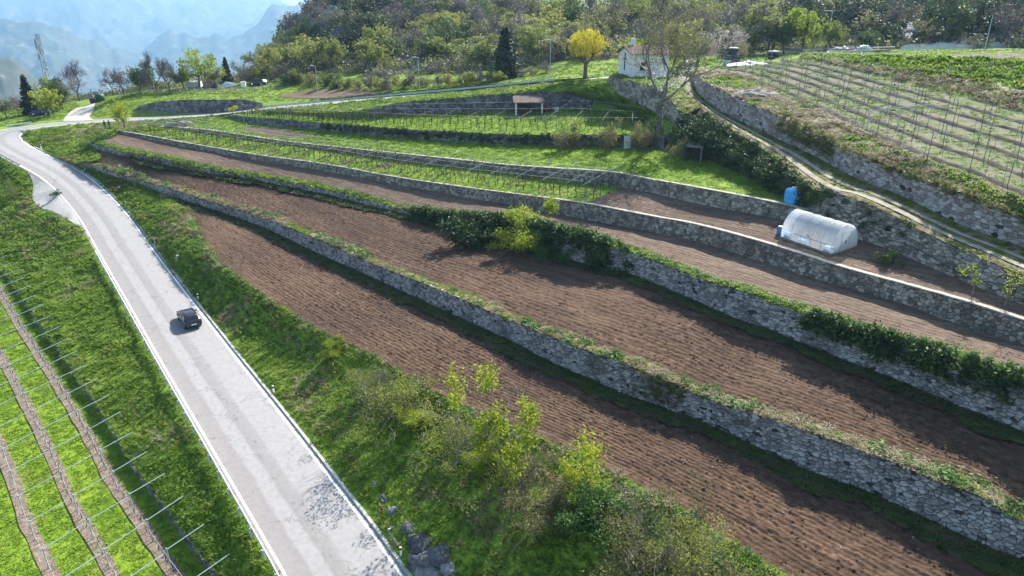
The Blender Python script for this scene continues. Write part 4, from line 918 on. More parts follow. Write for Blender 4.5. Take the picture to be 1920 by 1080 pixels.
# vineyard ground on the left half of the greenhouse terrace
va = wsub(W3, W3.topo(0.40, 0.05), 224, 1098); vb = wsub(W4, W4.base + [0, 0, 0.07], 330, 1172)
GR['vineA'], _ = loft('trellis_vineyard_ground', va, vb, 260, 20, 'lawn_ground', amp=0.05, sc_=0.7, label='green ground of the long narrow trellis vineyard', coarse=False)
sheet('ploughed_patch', POLY_P := [(440, 239), (480, 237), (550, 246), (598, 256), (545, 258), (480, 250)], 'soil_light', 'small ploughed patch in the lawn')
sheet('allotment_soil', POLY_A := [(520, 181), (560, 173), (620, 168), (700, 170), (738, 176), (680, 181), (600, 185)], 'soil_light', 'bare brown plot beyond the upper road', 0.10)
sheet('side_road', POLY_S := [(118, 227), (130, 212), (150, 199), (140, 188), (160, 184), (178, 192), (176, 205), (168, 218), (172, 226)], 'gravel', 'pale gravel track leaving the bend', 0.08)
sheet('gravel_layby', POLY_G := [(52, 322), (62, 345), (62, 375), (80, 392), (110, 402), (140, 420), (152, 424), (140, 402), (122, 380), (104, 361), (82, 342)], 'gravel', 'white gravel lay-by inside the road curve', 0.07, 0.6)
sheet('house_forecourt', [(1262, 150), (1275, 140), (1300, 137), (1303, 146), (1296, 160), (1290, 175), (1283, 165)], 'lane_dirt', 'bright dusty forecourt where the lane leaves the road', 0.1, 0.6)
sheet('far_soil', [(1760, 106), (1800, 102), (1930, 100), (1990, 106), (1930, 110)], 'soil_light', 'bare soil above the green bank', 0.1)

struct(add('bank_step', strip_mesh('bank_step', W6.base - [0, 0, 0.05], W6.topo(0.45, 0.0), 'grass_ground', 5)), 'grass step behind the upper vineyard')
# earth under everything, a little below the visible ground
gx, gy = np.meshgrid(np.arange(-118, 92, 2.0), np.arange(26, 134, 2.0), indexing='ij'); gq = np.array([[gz(x, y) if BVH.ray_cast(Vector((float(x), float(y), 90)), Vector((0, 0, -1)))[0] is not None else np.nan for y in gy[0]] for x in gx[:, 0]])
for _ in range(8):
    pad = np.pad(gq, 1, 'edge'); nb = np.stack([pad[i:i + gq.shape[0], j:j + gq.shape[1]] for i in range(3) for j in range(3)]); import warnings; warnings.simplefilter('ignore'); gq = np.where(np.isnan(gq), np.nanmin(nb, 0), gq)
gq = np.where(np.isnan(gq), -12, gq); pad = np.pad(gq, 1, 'edge'); gq = np.min([pad[i:i + gq.shape[0], j:j + gq.shape[1]] for i in range(3) for j in range(3)], 0) - 0.4
sub_ = struct(add('subsoil', mesh('subsoil', np.stack([gx, gy, gq], -1).reshape(-1, 3), grid_faces(*gq.shape)[:, ::-1], 'grass_ground', True)), 'earth under the terraces')
if sub_.data.polygons[0].normal.z < 0: sub_.data.flip_normals()
# ------------------------------------------------------------------ grass
def inpoly(P, poly):
    x, y, z = P[:, 0], P[:, 1], P[:, 2] - H; dep = np.maximum(y * CP - z * SP, 1); X = 960 + FPX * x / dep; Y = 540 - FPX * (y * SP + z * CP) / dep; ins = np.zeros(len(P), bool)
    for (x1, y1), (x2, y2) in zip(poly, poly[1:] + poly[:1]):
        c = ((y1 > Y) != (y2 > Y)) & (X < (x2 - x1) * (Y - y1) / (y2 - y1 + 1e-9) + x1); ins ^= c
    return ins
near = lambda a, b_: (lambda d: np.clip(a * (60 / d) ** 1.2, b_, a))
dryn = lambda P, s=0.16, k=0: fbm(P[:, 0] * s + k, P[:, 1] * s, 31, 4)
def grass(name, label, G, key, dens, smin, smax, mask=None, seed=0, tilt=0.1, cat='grass', sgrow=True):
    P = sample_grid(G, dens, mask, seed); d = np.linalg.norm(P - [0, 0, H], axis=1)
    S = np.random.RandomState(seed + 1).uniform(smin, smax, len(P)) * (np.clip(d / 70, 1, 1.8) if sgrow else 1)
    return gn_scatter(name, label, key, P, S, tilt=tilt, cat=cat)
grass('grass', 'green grass on the bank between road and lowest field', GR['bank'], 'grass', near(17, 4.0), 0.4, 0.95, lambda P, t: np.where(t < 0.03, 0.2, 1) * np.clip(1 - dryn(P) * 4, 0, 1), 1)
grass('dry_grass', 'dry straw grass on the bank beside the road', GR['bank'], 'dry', near(5, 1.2), 0.5, 1.1, lambda P, t: np.clip(dryn(P) * 5 + 0.12 + np.where(t > 0.9, 0.75, 0), 0, 1) * (t > 0.08), 2)
grass('weeds', 'leafy weeds along the top of the road bank', GR['bank'], 'weed', near(1.2, 0.5), 0.5, 1.2, lambda P, t: np.where(t > 0.86, 0.7, 0.05), 3, cat='weeds')
grass('brambles', 'brown bramble patches low on the road bank', GR['bank'], 'olive', near(1.6, 0.3), 0.5, 1.2, lambda P, t: np.clip(dryn(P, 0.22, 40) * 6 - 0.25, 0, 1) * (t > 0.12), 4, cat='weeds')
grass('grass', 'long green grass on the slope below the road', GR['left_bank'], 'grass', near(17, 4.0), 0.45, 1.05, lambda P, t: np.where(t > 0.965, 0.15, 1) * np.clip(1.1 - dryn(P, 0.2, 9) * 2.2, 0, 1) * ~inpoly(P, POLY_G), 5, 0.2)
grass('dry_grass', 'dry straw patches on the slope below the road', GR['left_bank'], 'dry', near(4, 1.0), 0.5, 1.0, lambda P, t: np.clip(dryn(P, 0.2, 9) * 6 - 0.35, 0, 1) * (t < 0.96) * ~inpoly(P, POLY_G), 6, 0.2)
vsp = vd_off(0)[0, :2]
def vdist(P): return (P[:, :2] - np.array([np.interp(P[:, 0] * dirD[0] + P[:, 1] * dirD[1], VD[:, :2] @ dirD, VD[:, k]) for k in (0, 1)]).T) @ norD
ROWS = (1.75, 4.85, 7.95)
def vmask(P, t):
    o = vdist(P); m_ = np.ones(len(P))
    for r_ in ROWS: m_ *= np.clip((np.abs(o - r_) - 0.45) * 5, 0.04, 1)
    return m_ * (o > 0.3)
grass('grass', 'bright mown grass between the vine rows below the road', GR['vine_left'], 'lawn', near(16, 6), 0.5, 1.0, vmask, 7)
grass('grass', 'green grass on the terrace under the vine rows', GR['vine_low'], 'grass', near(5, 2), 0.6, 1.2, None, 8)
grass('grass', 'bright green grass of the lawn terrace', GR['lawn'], 'lawn', near(8, 3.2), 0.6, 1.3, lambda P, t: 1.0 * ~inpoly(P, POLY_P), 9)
grass('grass', 'bright grass among the long trellis vines', GR['vineA'], 'lawn', near(7, 2.8), 0.5, 1.1, lambda P, t: np.clip(0.85 - dryn(P, 0.5, 3) * 3, 0, 1), 10)
grass('dry_grass', 'straw between the long trellis vines', GR['vineA'], 'dry', near(3, 1.2), 0.4, 0.8, lambda P, t: np.clip(dryn(P, 0.5, 3) * 4 + np.where(t < 0.15, 0.6, 0), 0, 1), 11)
grass('grass', 'bright grass among the vines under the upper road', GR['vineB'], 'lawn', near(7, 2.6), 0.5, 1.1, None, 12)
grass('grass', 'rough grass on the slope under the upper road', GR['upper_bank'], 'grass', near(6, 2.6), 0.6, 1.3, None, 13)
grass('grass', 'shade-coloured grass at the foot of the tall grey wall', GR['wall_foot_grass1'], 'shade', near(14, 4), 0.5, 1.2, None, 14)
grass('grass', 'shade-coloured grass at the foot of the ivy clad wall', GR['wall_foot_grass2'], 'shade', near(13, 4), 0.5, 1.2, None, 44)
grass('grass', 'grass tufts on top of the tall grey wall', tv1, 'grass', near(11, 3.5), 0.4, 0.9, lambda P, t: np.clip(0.45 - dryn(P, 0.35) * 4, 0, 1), 15)
grass('dry_grass', 'dry tufts hanging over the tall grey wall', tv1, 'dry', near(14, 4), 0.5, 1.0, lambda P, t: np.clip(0.6 + dryn(P, 0.35) * 4 + np.where(t < 0.3, 0.3, 0), 0, 1), 16)
grass('weeds', 'green weeds on top of the tall grey wall', tv1, 'weed', near(2.2, 0.6), 0.6, 1.6, lambda P, t: np.clip(0.45 - dryn(P, 0.3, 7) * 7, 0, 1), 17, cat='weeds')
grass('grass', 'green grass tufts on top of the ivy clad wall', tv2, 'grass', near(12, 4), 0.7, 1.4, None, 18)
grass('weeds', 'green weeds on top of the ivy clad wall', tv2, 'weed', near(2, 0.6), 0.5, 1.2, None, 19, cat='weeds')
grass('grass', 'long green grass on the bank above the slope vineyard', GR['green_bank'], 'grass', near(9, 4.5), 0.8, 1.5, lambda P, t: np.clip((t - 0.30) * 6 + dryn(P, 0.3) * 2, 0, 1), 20)
grass('dry_grass', 'brown dead grass at the foot of the green bank', GR['green_bank'], 'dry', near(5, 2), 0.7, 1.3, lambda P, t: np.clip((0.5 - t) * 4, 0, 1), 21)
grass('dry_grass', 'dry brown grass on the bank above the lane wall', GR['upper_wall_bank'], 'dry', near(7, 3), 0.6, 1.3, lambda P, t: np.clip(0.75 - dryn(P, 0.2, 20) * 5, 0, 1), 22)
grass('grass', 'green grass patches on the bank above the lane wall', GR['upper_wall_bank'], 'grass', near(8, 3), 0.7, 1.4, lambda P, t: np.clip(dryn(P, 0.2, 20) * 6 + 0.1 + np.clip((P[:, 0] - 33) * 0.12, 0, 0.5), 0, 1), 23)
grass('grass', 'sparse grass between the rows of the slope vineyard', GR['vineC'], 'grass', near(5, 3.2), 0.4, 0.8, lambda P, t: np.clip(0.6 + dryn(P, 0.35, 2) * 4, 0, 1), 24)
grass('grass', 'grass on the lane verge in the shade of the wall', GR['lane'], 'grass', near(7, 3), 0.5, 1.0, lambda P, t: np.clip((t - 0.62) * 6, 0, 1) + np.clip((0.2 - t) * 3, 0, 0.5) + (np.abs(t - 0.43) < 0.05) * 0.7, 25)
grass('dry_grass', 'dry grass along the edge of the lane', GR['lane'], 'dry', near(5, 2), 0.4, 0.9, lambda P, t: np.clip((0.25 - t) * 6, 0, 1), 26)
grass('grass', 'grass on the plateau and field beyond the upper road', HG[:, 1:24], 'grass', 2.2, 0.35, 0.7, lambda P, t: 1.0 * ~(inpoly(P, POLY_A) | inpoly(P, POLY_S)), 27)
grass('grass', 'grass in the house yard', GR['house_yard'], 'grass', 3.0, 0.6, 1.2, None, 28)
grass('ivy', 'dark ivy covering the bank under the evergreen hedge', GR['hedge_bank'], 'ivy', 2.2, 0.6, 1.2, None, 51, 0.5, 'ivy', False)
grass('grass', 'grass on the tapered terrace ends at the hairpin', np.concatenate([GR[k] for k in GR if k.startswith('end')], 0), 'grass', 4.0, 0.5, 1.0, lambda P, t: 1.0 * (P[:, 0] > -400), 52)
grass('clods', 'loose clods on the lowest ploughed field', GR['field1'], 'clod', near(2.2, 0.3), 0.3, 0.95, None, 29, 0.5, 'soil', False)
grass('clods', 'loose clods on the second ploughed field', GR['field2'], 'clod', near(2.0, 0.3), 0.3, 0.9, None, 30, 0.5, 'soil', False)
grass('pebbles', 'pale pebbles strewn over the lowest field', GR['field1'], 'pebble', near(0.35, 0.05), 0.4, 1.2, None, 31, 0.5, 'stones', False)
grass('undergrowth', 'grey green brushwood covering the hill between the trees', HG[:, 24:54], 'under', lambda d: 0.10 + 0 * d, 0.6, 1.3, lambda P, t: np.where((np.abs(960 + FPX * P[:, 0] / np.maximum(P[:, 1] * CP - (P[:, 2] - H) * SP, 1) - 1078) < 80) & (t > 0.86), 0, 1), 32, cat='undergrowth', sgrow=False)
# ivy and bramble curtains on the second wall, brambles on other walls
def wall_face_pts(Wl, px0, px1, per_m, seed, hmin=0.0, hmax=1.0, out=0.15):
    rs = np.random.RandomState(seed); P = wsub(Wl, Wl.base, px0, px1); N = wsub(Wl, Wl.n, px0, px1); T = wsub(Wl, Wl.top[:, 2:3], px0, px1)[:, 0]
    L = arclen(P); n = int(L[-1] * per_m); s = rs.uniform(0, L[-1], n); h = rs.uniform(hmin, hmax, n)
    f = lambda a: np.interp(s, L, a); b0 = f(P[:, 2]); o = rs.uniform(0, 1, n) * out
    keep = fbm(s * 0.25, h * 0 + seed, seed, 3) + 0.25 * (h - 0.5) > -0.12 + 0.12 * rs.normal(size=n)
    return np.stack([f(P[:, 0]) + f(N[:, 0]) * o, f(P[:, 1]) + f(N[:, 1]) * o, b0 + (f(T) - b0) * h], 1)[keep]
def curtain(label, Wl, px0, px1, per, seed, key, smin, smax, h0=0.35, h1=1.1, out=0.5, name='ivy'):
    P = wall_face_pts(Wl, px0, px1, per, seed, h0, h1, out); gn_scatter(name, label, key, P, np.random.RandomState(seed).uniform(smin, smax, len(P)), tilt=0.6, cat='ivy' if name == 'ivy' else 'weeds')
curtain('dark ivy covering the middle of the second terrace wall', W2, 775, 1150, 22, 3, 'ivy', 0.6, 1.3, 0.0, 1.2, 0.8)
curtain('dark ivy hanging over the pale end of the second terrace wall', W2, 1490, 1960, 16, 4, 'ivy', 0.5, 1.1, 0.55, 1.15, 0.6)
curtain('green growth crowning the ivy on the second terrace wall', W2, 780, 1180, 8, 5, 'weed', 0.6, 1.3, 1.0, 1.3, 0.3, 'weeds')
curtain('green growth crowning the hanging ivy by the third field', W2, 1490, 1960, 7, 6, 'weed', 0.5, 1.2, 1.05, 1.25, 0.2, 'weeds')
curtain('brown brambles on the broken part of the tall grey wall', W1, 1180, 1290, 14, 7, 'olive', 0.4, 0.9, 0.2, 1.05, 0.25, 'brambles')
curtain('dry stems along the start of the second terrace wall', W2, 240, 480, 5, 8, 'olive', 0.4, 1.0, 0.1, 1.0, 0.5, 'brambles')
curtain('dark moss and ivy over the wall behind the lawn', W5, 600, 1240, 7, 9, 'ivy', 0.4, 0.8, 0.2, 1.0, 0.15)
curtain('brown brambles at the kink of the lane wall', UW, 1455, 1560, 16, 10, 'olive', 0.6, 1.3, 0.4, 1.5, 0.5, 'brambles')
curtain('brown growth over the top of the upper lane wall', UW, 1560, 1960, 8, 11, 'olive', 0.4, 0.9, 0.85, 1.2, 0.2, 'brambles')
curtain('ivy patches on the wall beside the greenhouse', LW, 1530, 1700, 3, 12, 'ivy', 0.3, 0.7, 0.3, 1.0, 0.1)
# ================================================================== VINEYARDS
POST = MB().tube([(0, 0, -0.2), (0, 0, 2.1)], 0.05, 5).me('post', 'wood_grey')
def vine_mesh(seed):
    rs = np.random.RandomState(seed); mb = MB(); z = 0.95
    mb.tube([(0, 0, -0.1), (rs.normal() * .05, rs.normal() * .05, 0.5), (rs.normal() * .07, rs.normal() * .07, z)], [0.05, 0.04, 0.035], 4)
    for k in (-1, 1): mb.tube([(0, 0, z), (0.28 * k, rs.normal() * .1, z + 0.3), (0.55 * k, rs.normal() * .15, z + 0.35 + rs.uniform(0, .3))], [0.035, 0.025, 0.015], 3)
    return mb.me('vine', 'wood_dark')
VINE = [vine_mesh(i) for i in range(4)]
VROW = [[], [], []]                       # vine positions of three vineyards
def trellis(G, i, ts, label, group, lift=2.0, span=-1, bm='trellis_steel'):
    "one trellis frame across a terrace: posts under a beam"
    p0 = G[i, int(ts[0] * (G.shape[1] - 1))]; t = thing('vine_trellis', label, 'trellis', p0, 0, group)
    tops = []
    for a in ts:
        p = G[i, int(a * (G.shape[1] - 1))] - p0; hh = lift + a * 0.7
        add('post', MB().tube([(p[0], p[1], p[2] - 0.2), (p[0], p[1], p[2] + hh)], 0.026, 4).me('post', 'wood_grey'), t); tops.append((p[0], p[1], p[2] + hh))
    d = np.array(tops[span]) - np.array(tops[0]); d /= np.linalg.norm(d)
    add('beam', MB().tube([np.array(tops[0]) - d * 0.7, np.array(tops[span]) + d * 0.5], 0.026, 4).me('beam', bm), t); return tops, p0
def wires(G, ts, i0, i1, lift, label, parent=None):
    for a in ts:
        P = G[i0:i1:6, int(a * (G.shape[1] - 1))] + [0, 0, lift]
        tag(add('trellis_wire', MB().tube(P, 0.012, 3, cap=False).me('trellis_wire', 'galvanised')), label, 'wire', 'wires of the ' + label.split('over ')[-1])
def pxcol(G, j=0): return np.array([project(p)[0] for p in G[:, j]])
GA = GR['vineA']; L_ = arclen(GA[:, 10])
for s in np.arange(3, L_[-1] - 0.2, 4.0):
    i = int(np.argmin(abs(L_ - s))); trellis(GA, i, (0.14, 0.4, 0.66, 0.92), 'steel trellis frame across the long narrow vineyard terrace', 'trellis frames of the long narrow vineyard')
trellis(GA, 257, (0.12, 0.38, 0.64, 0.93), 'last trellis frame with a long beam beside the bare field', None)
wires(GA, (0.14, 0.4, 0.66, 0.92), 4, 258, 2.2, 'thin wire over the long narrow vineyard')
for a in (0.22, 0.46, 0.70, 0.88):
    for s in np.arange(2, L_[-1] - 0.5, 1.15): VROW[0].append(GA[int(np.argmin(abs(L_ - s))), int(a * 19)])
GB = GR['vineB']; LB = arclen(GB[:, 12])
for s in np.arange(2, LB[-1] - 1, 4.2):
    i = int(np.argmin(abs(LB - s)))
    w_ = np.linalg.norm(GB[i, 0] - GB[i, -1])
    if w_ > 5: trellis(GB, i, (0.12, 0.38, 0.64), 'steel trellis frame in the vineyard under the upper road', 'trellis frames under the upper road', 1.8, 1, 'wood_grey')
wires(GB, (0.15, 0.5, 0.85), 10, 290, 2.0, 'thin wire over the vineyard under the upper road')
for a in (0.1, 0.24, 0.38, 0.52, 0.66, 0.80):
    for s in np.arange(3, LB[-1] - 1, 1.2):
        i = int(np.argmin(abs(LB - s)))
        if np.linalg.norm(GB[i, 0] - GB[i, -1]) > 4: VROW[1].append(GB[i, int(a * 23)])
for k, (V_, lab, grp) in enumerate(((VROW[0], 'bare young vine in the long narrow trellis vineyard', 'vines of the long narrow vineyard'), (VROW[1], 'bare young vine in the vineyard under the upper road', 'vines under the upper road'))):
    V_ = sorted(V_, key=lambda p: np.linalg.norm(p - np.array([0, 0, H]))); lim = (120, 70)[k]; rest = MB()
    for j, p in enumerate(V_):
        p = p + NP.normal(size=3) * [0.08, 0.08, 0]; rz = math.atan2(dirD[1], dirD[0]) + R.uniform(-.3, .3); s = R.uniform(0.8, 1.15)
        if j < lim: tag(add('vine', VINE[j % 4], None, p, (0, 0, rz), s), lab, 'vine', grp)
        else:
            m3 = Matrix.Rotation(rz, 3, 'Z'); me = VINE[j % 4]
            rest.raw([m3 @ v.co * s + Vector(p) for v in me.vertices], [tuple(f.vertices) for f in me.polygons])
    tag(rest.build('vines', 'wood_dark'), ('more distant bare vines of the long narrow vineyard', 'more distant bare vines under the upper road')[k], 'vines', None, 'stuff')
# vineyard on the slope: rows of thin posts over dark earth ridges
GC = GR['vineC']; nC = 0
for k, a in enumerate((0.04, 0.20, 0.36, 0.52, 0.68, 0.84)):
    P = GC[:, int(a * 59)]; Lc = arclen(P); s = np.arange(0, Lc[-1], 0.35)
    C = np.stack([np.interp(s, Lc, P[:, j]) for j in range(3)], 1); N = normals2(C); w_ = 0.22 + 0.14 * vnoise(s * 1.1, s * 0 + k, 3) + 0.1 * vnoise(s * 3.1, s * 0, 4)
    hgt = 0.10 + 0.16 * vnoise(s * 1.7, s * 0 + k * 7, 5)
    ring = []
    for u, hz_ in ((-1.3, -0.05), (-0.7, 0.75), (0, 1), (0.7, 0.7), (1.3, -0.05)):
        q = C.copy(); q[:, :2] += N * (w_ * u)[:, None]; q[:, 2] += hgt * hz_ + 0.02; ring.append(q)
    Gr = np.stack(ring, 1); struct(add('earth_ridge', mesh('earth_ridge', Gr.reshape(-1, 3), grid_faces(len(s), 5)[:, ::-1], 'ridge_earth', False)), 'dark earth ridge under a row of the slope vineyard')
    for s0 in np.arange(1.5 + (k % 2) * 1.2, Lc[-1], 4.4):
        p = at_s(P, s0)
        if -30 < project(p)[0] < 1960: tag(add('vine_post', POST, None, p, (R.uniform(-.04, .04), R.uniform(-.04, .04), 0), (0.75, 0.75, R.uniform(0.95, 1.15))), 'thin grey post in a row of the slope vineyard', 'vine post', 'posts of the slope vineyard')
    for s0 in np.arange(3.2, Lc[-1], 2.2):
        p = at_s(P, s0)
        if -30 < project(p)[0] < 1960 and R.random() < 0.75: tag(add('vine_stake', POST, None, p, (R.uniform(-.25, .25), R.uniform(-.1, .1), 0), (0.4, 0.4, R.uniform(0.45, 0.7))), 'short slanting stake in the slope vineyard', 'vine stake', 'stakes of the slope vineyard')
    for lift in (0.9, 2.0):
        tag(add('trellis_wire', MB().tube(P[::8] + [0, 0, lift], 0.010, 3, cap=False).me('trellis_wire', 'galvanised')), 'thin wire along a row of the slope vineyard', 'wire', 'wires of the slope vineyard')
a0, a1 = hit(1622, 245), hit(1742, 232)
t = thing('trellis_beam', 'long pale crossbeam on posts in the slope vineyard', 'trellis', a0)
d_ = a1 - a0; add('beam', MB().tube([(0, 0, 2.0), tuple(d_ + [0, 0, 2.0])], 0.06, 5).me('beam', 'galvanised'), t)
for q in (0.02, 0.5, 0.98): add('post', MB().tube([tuple(d_ * q - [0, 0, .3]), tuple(d_ * q + [0, 0, 2.05])], 0.05, 5).me('post', 'trellis_steel'), t)
# vineyard below the road: bark strips, posts with sloping arms
PD = MB().tube([(0, 0, -0.2), (0, 0, 1.9)], 0.045, 6).me('pole', 'trellis_steel')
an = -norD
ARM = MB().tube([(-an[0] * 0.25, -an[1] * 0.25, 1.72), (an[0] * 2.75, an[1] * 2.75, 2.30)], 0.032, 4).me('arm', 'trellis_steel')
LD = arclen(VD)
for k, o_ in enumerate(ROWS):
    P = vd_off(o_); N = np.tile(norD, (len(P), 1)); w_ = 0.42 + 0.12 * vnoise(LD * 0.8, LD * 0 + k, 3); A = P.copy(); B = P.copy(); A[:, :2] += N * w_[:, None]; B[:, :2] -= N * w_[:, None]; A[:, 2] += 0.06; B[:, 2] += 0.06
    struct(add('bark_strip', strip_mesh('bark_strip', resample(A, 200), resample(B, 200), 'bark_strip', 3)), 'strip of brown mulch under a vine row below the road')
    LL = arclen(P)
    for s in np.arange(2.0 + 0.7 * k, LL[-1], 3.9):
        p = at_s(P, s); q = project(p)
        if not (-80 < q[0] < 1000 and q[1] < 1190): continue
        p = p + [0, 0, 0]
        t = thing('vine_post', ('post with sloping arm in the vine row beside the low wall below the road', 'post with sloping arm in the middle vine row below the road', 'post with sloping arm in the vine row along the earth step below the road')[k], 'vine post', p, R.uniform(-.04, .04), ('posts of the row beside the low wall', 'posts of the middle row below the road', 'posts of the row along the earth step')[k])
        add('pole', PD, t); add('arm', ARM, t)
    for j, (of, lift) in enumerate(((0.0, 1.0),)):
        Pw = vd_off(o_ + of); Pw[:, 2] += lift
        tag(add('trellis_wire', MB().tube(Pw[::6], 0.009, 3, cap=False).me('trellis_wire', 'galvanised')), 'thin wire strung along the vine rows below the road', 'wire', 'wires below the road')
    for s in np.arange(1.0, LL[-1], 1.3):
        p = at_s(P, s); q = project(p)
        if -30 < q[0] < 700 and q[1] < 1120 and nC < 110:
            nC += 1; tag(add('vine', VINE[int(s * 10) % 4], None, p, (0.15, 0.1, R.uniform(0, 3)), 0.75), 'thin bare vine on the mulch strips below the road', 'vine', 'vines below the road')

# ================================================================== TREES AND SHRUBS
T_ = {}
for i in range(4): T_['spring%d' % i] = tree_meshes('spring', 100 + i, 7.0, 2.6, 2.0, 'leaf_spring', 2400, 0.27, split=3, depth=2)
for i in range(3): T_['green%d' % i] = tree_meshes('green', 110 + i, 7.5, 2.9, 2.0, 'leaf_green', 2600, 0.28, split=3, depth=2)
for i in range(3): T_['haze%d' % i] = tree_meshes('bare', 120 + i, 7.0, 2.8, 1.8, 'leaf_bare', 2400, 0.17, split=3, depth=3, bark='bark')
for i in range(2): T_['dusk%d' % i] = tree_meshes('dusk', 115 + i, 7.5, 3.0, 1.6, 'leaf_shade_tinted_green', 2600, 0.27, split=3, depth=2)
for i in range(2): T_['conifer%d' % i] = conifer_meshes('conifer', 130 + i, 10.0, 2.4, 1900, 0.42)
for i in range(2): T_['lime%d' % i] = tree_meshes('lime', 140 + i, 7.0, 2.4, 1.8, 'leaf_lime', 1700, 0.24, split=3, depth=2)
for i in range(2): T_['baretree%d' % i] = tree_meshes('baretree', 150 + i, 8.0, 3.2, 1.9, None, 0, 0.028, split=3, depth=4, twigs=420, tw_mat='twig_purple')
for i in range(2): T_['blossom%d' % i] = tree_meshes('blossom', 160 + i, 6.0, 2.5, 1.5, 'leaf_pinkish', 1500, 0.2, split=3, depth=2)
T_['white'] = tree_meshes('white', 165, 4.6, 1.5, 0.6, 'leaf_blossom', 1500, 0.2, split=4, depth=2)
ty = tree_meshes('yellow', 170, 6.8, 2.0, 2.6, 'leaf_yellow', 100, 0.2, split=4, depth=3, r0=0.33, trunk_lean=0.0)
ry = np.random.RandomState(4); n_ = 3600; dy = ry.normal(size=(n_, 3)); dy /= np.linalg.norm(dy, axis=1)[:, None]; cy_ = dy * (ry.uniform(0.35, 1, n_) ** 0.5)[:, None] * np.where(dy[:, 2:3] < 0, [[3.3, 3.3, 1.9]], [[3.6, 3.6, 2.8]]) * (1 + 1.3 * fbm(np.arctan2(dy[:, 1], dy[:, 0]) * 2.2, dy[:, 2] * 3, 3, 3))[:, None] + [0, 0, 5.5]
T_['yellow'] = (ty[0], mesh('yellow_crown', *leaf_quads(cy_, 0.17, ry, 2.5, 2.4), 'leaf_yellow'))
for i in range(2): T_['olive%d' % i] = tree_meshes('olive', 175 + i, 6.5, 2.6, 1.4, 'leaf_olive', 1500, 0.22, split=3, depth=2)
# wood on the hill
kinds = [('spring', 4, 'young spring green tree in the wood on the hill', 'spring green trees on the hill'), ('green', 3, 'darker leafy tree in the wood on the hill', 'darker leafy trees on the hill'),
         ('haze', 3, 'grey leafless tree in the wood on the hill', 'grey leafless trees on the hill'), ('olive', 2, 'olive brown budding tree in the wood on the hill', 'budding trees on the hill'), ('dusk', 2, 'green tree in the wood with shade put into its leaf colour', 'shade-coloured trees of the wood')]
hc = sample_grid(HG[:, 25:53], 0.05, lambda P, t: np.where((np.abs(960 + FPX * P[:, 0] / np.maximum(P[:, 1] * CP - (P[:, 2] - H) * SP, 1) - 1075) < 78) & (t > 0.80), 0, 1), 77)
hc = hc[np.random.RandomState(3).permutation(len(hc))]
used = []; cnt = 0
for p in hc:
    q = project(p)
    if q[0] < 505 or q[0] > 2000 or q[1] < -25: continue
    if 560 < q[0] < 660 and 20 < q[1] < 105 and R.random() < 0.6: continue
    md = 4.0 if q[0] < 1250 else 4.6
    if any((p[0] - u[0]) ** 2 + (p[1] - u[1]) ** 2 < md * md for u in used): continue
    used.append(p)
    f_ = fbm(np.array([p[0] * 0.03]), np.array([p[1] * 0.03]), 55, 3)[0]
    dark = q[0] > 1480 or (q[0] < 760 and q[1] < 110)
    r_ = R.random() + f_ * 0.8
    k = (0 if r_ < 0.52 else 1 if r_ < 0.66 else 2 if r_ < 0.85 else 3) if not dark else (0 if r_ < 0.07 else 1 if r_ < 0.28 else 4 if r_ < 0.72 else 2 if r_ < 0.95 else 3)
    nm, nv, lab, grp = kinds[k]
    put_tree('hill_tree', T_[nm + str(R.randrange(nv))], p - [0, 0, 0.3], lab, 'tree', grp, R.uniform(0.9, 1.7), sz=R.uniform(0.85, 1.5)); cnt += 1
    if cnt >= 290: break
# thicket along the edge of the upper field
for k, (px, py, s, kd) in enumerate([(505, 152, .7, 'haze0'), (530, 150, .75, 'haze1'), (545, 158, .6, 'green1'), (565, 156, .85, 'spring1'), (588, 160, .8, 'olive0'), (612, 162, .75, 'spring2'), (636, 164, .6, 'green0'), (655, 166, .6, 'spring0'), (676, 167, .7, 'olive1'), (697, 168, .75, 'haze2'), (715, 168, .7, 'spring3'), (735, 167, .65, 'haze0'), (757, 166, .7, 'spring1'), (778, 165, .7, 'haze1'),
                                (800, 163, .55, 'olive0'), (822, 162, .6, 'haze2'), (845, 161, .6, 'spring2'), (868, 159, .5, 'olive1'), (885, 158, .65, 'spring0'), (908, 156, .55, 'haze1'), (930, 153, .6, 'spring3'), (975, 145, .5, 'haze0'), (1000, 140, .5, 'olive0'), (1025, 136, .5, 'haze2')]):
    kind_ = kd[:-1]; put_tree('thicket_tree', T_[kd], hit(px, py) - [0, 0, 1.3 * s], {'haze': 'grey brushy tree in the thicket beyond the upper road', 'spring': 'pale green bushy tree in the thicket beyond the upper road', 'green': 'dark green bushy tree in the thicket beyond the upper road', 'olive': 'olive budding tree in the thicket beyond the upper road'}[kind_], 'tree', kind_ + ' trees of the thicket', s * 0.95, sz=s * 0.85)
def at(px, py, hpx, nominal, key, label, name='tree', cat='tree', wide=1.0, group=None):
    "tree standing at a photo spot, scaled so that it is hpx photo pixels tall"
    p = hit(px, py); dep = project(p)[2]; s = hpx / (FPX / dep) / nominal
    return put_tree(name, T_[key], p - [0, 0, 0.1], label, cat, group, s * wide, sz=s)
at(1097, 146, 88, 8.2, 'yellow', 'round bright yellow tree beside the white house')
at(948, 147, 92, 10, 'conifer0', 'dark pointed conifer between thicket and wooded hill', 'conifer_tree', wide=1.5)
at(60, 214, 72, 10, 'conifer1', 'dark conifer beside the lattice mast', 'conifer_tree')
at(428, 158, 50, 10, 'conifer0', 'small dark conifer behind the fenced plateau', 'conifer_tree')
at(92, 219, 70, 7, 'lime0', 'bright lime tree by the parked blue car')
at(118, 205, 62, 7.5, 'green0', 'green tree behind the lime tree by the gravel track')
at(98, 200, 62, 7.0, 'spring1', 'pale green tree at the foot of the lattice mast')
at(149, 186, 64, 8.0, 'baretree0', 'wide leafless tree at the end of the gravel track')
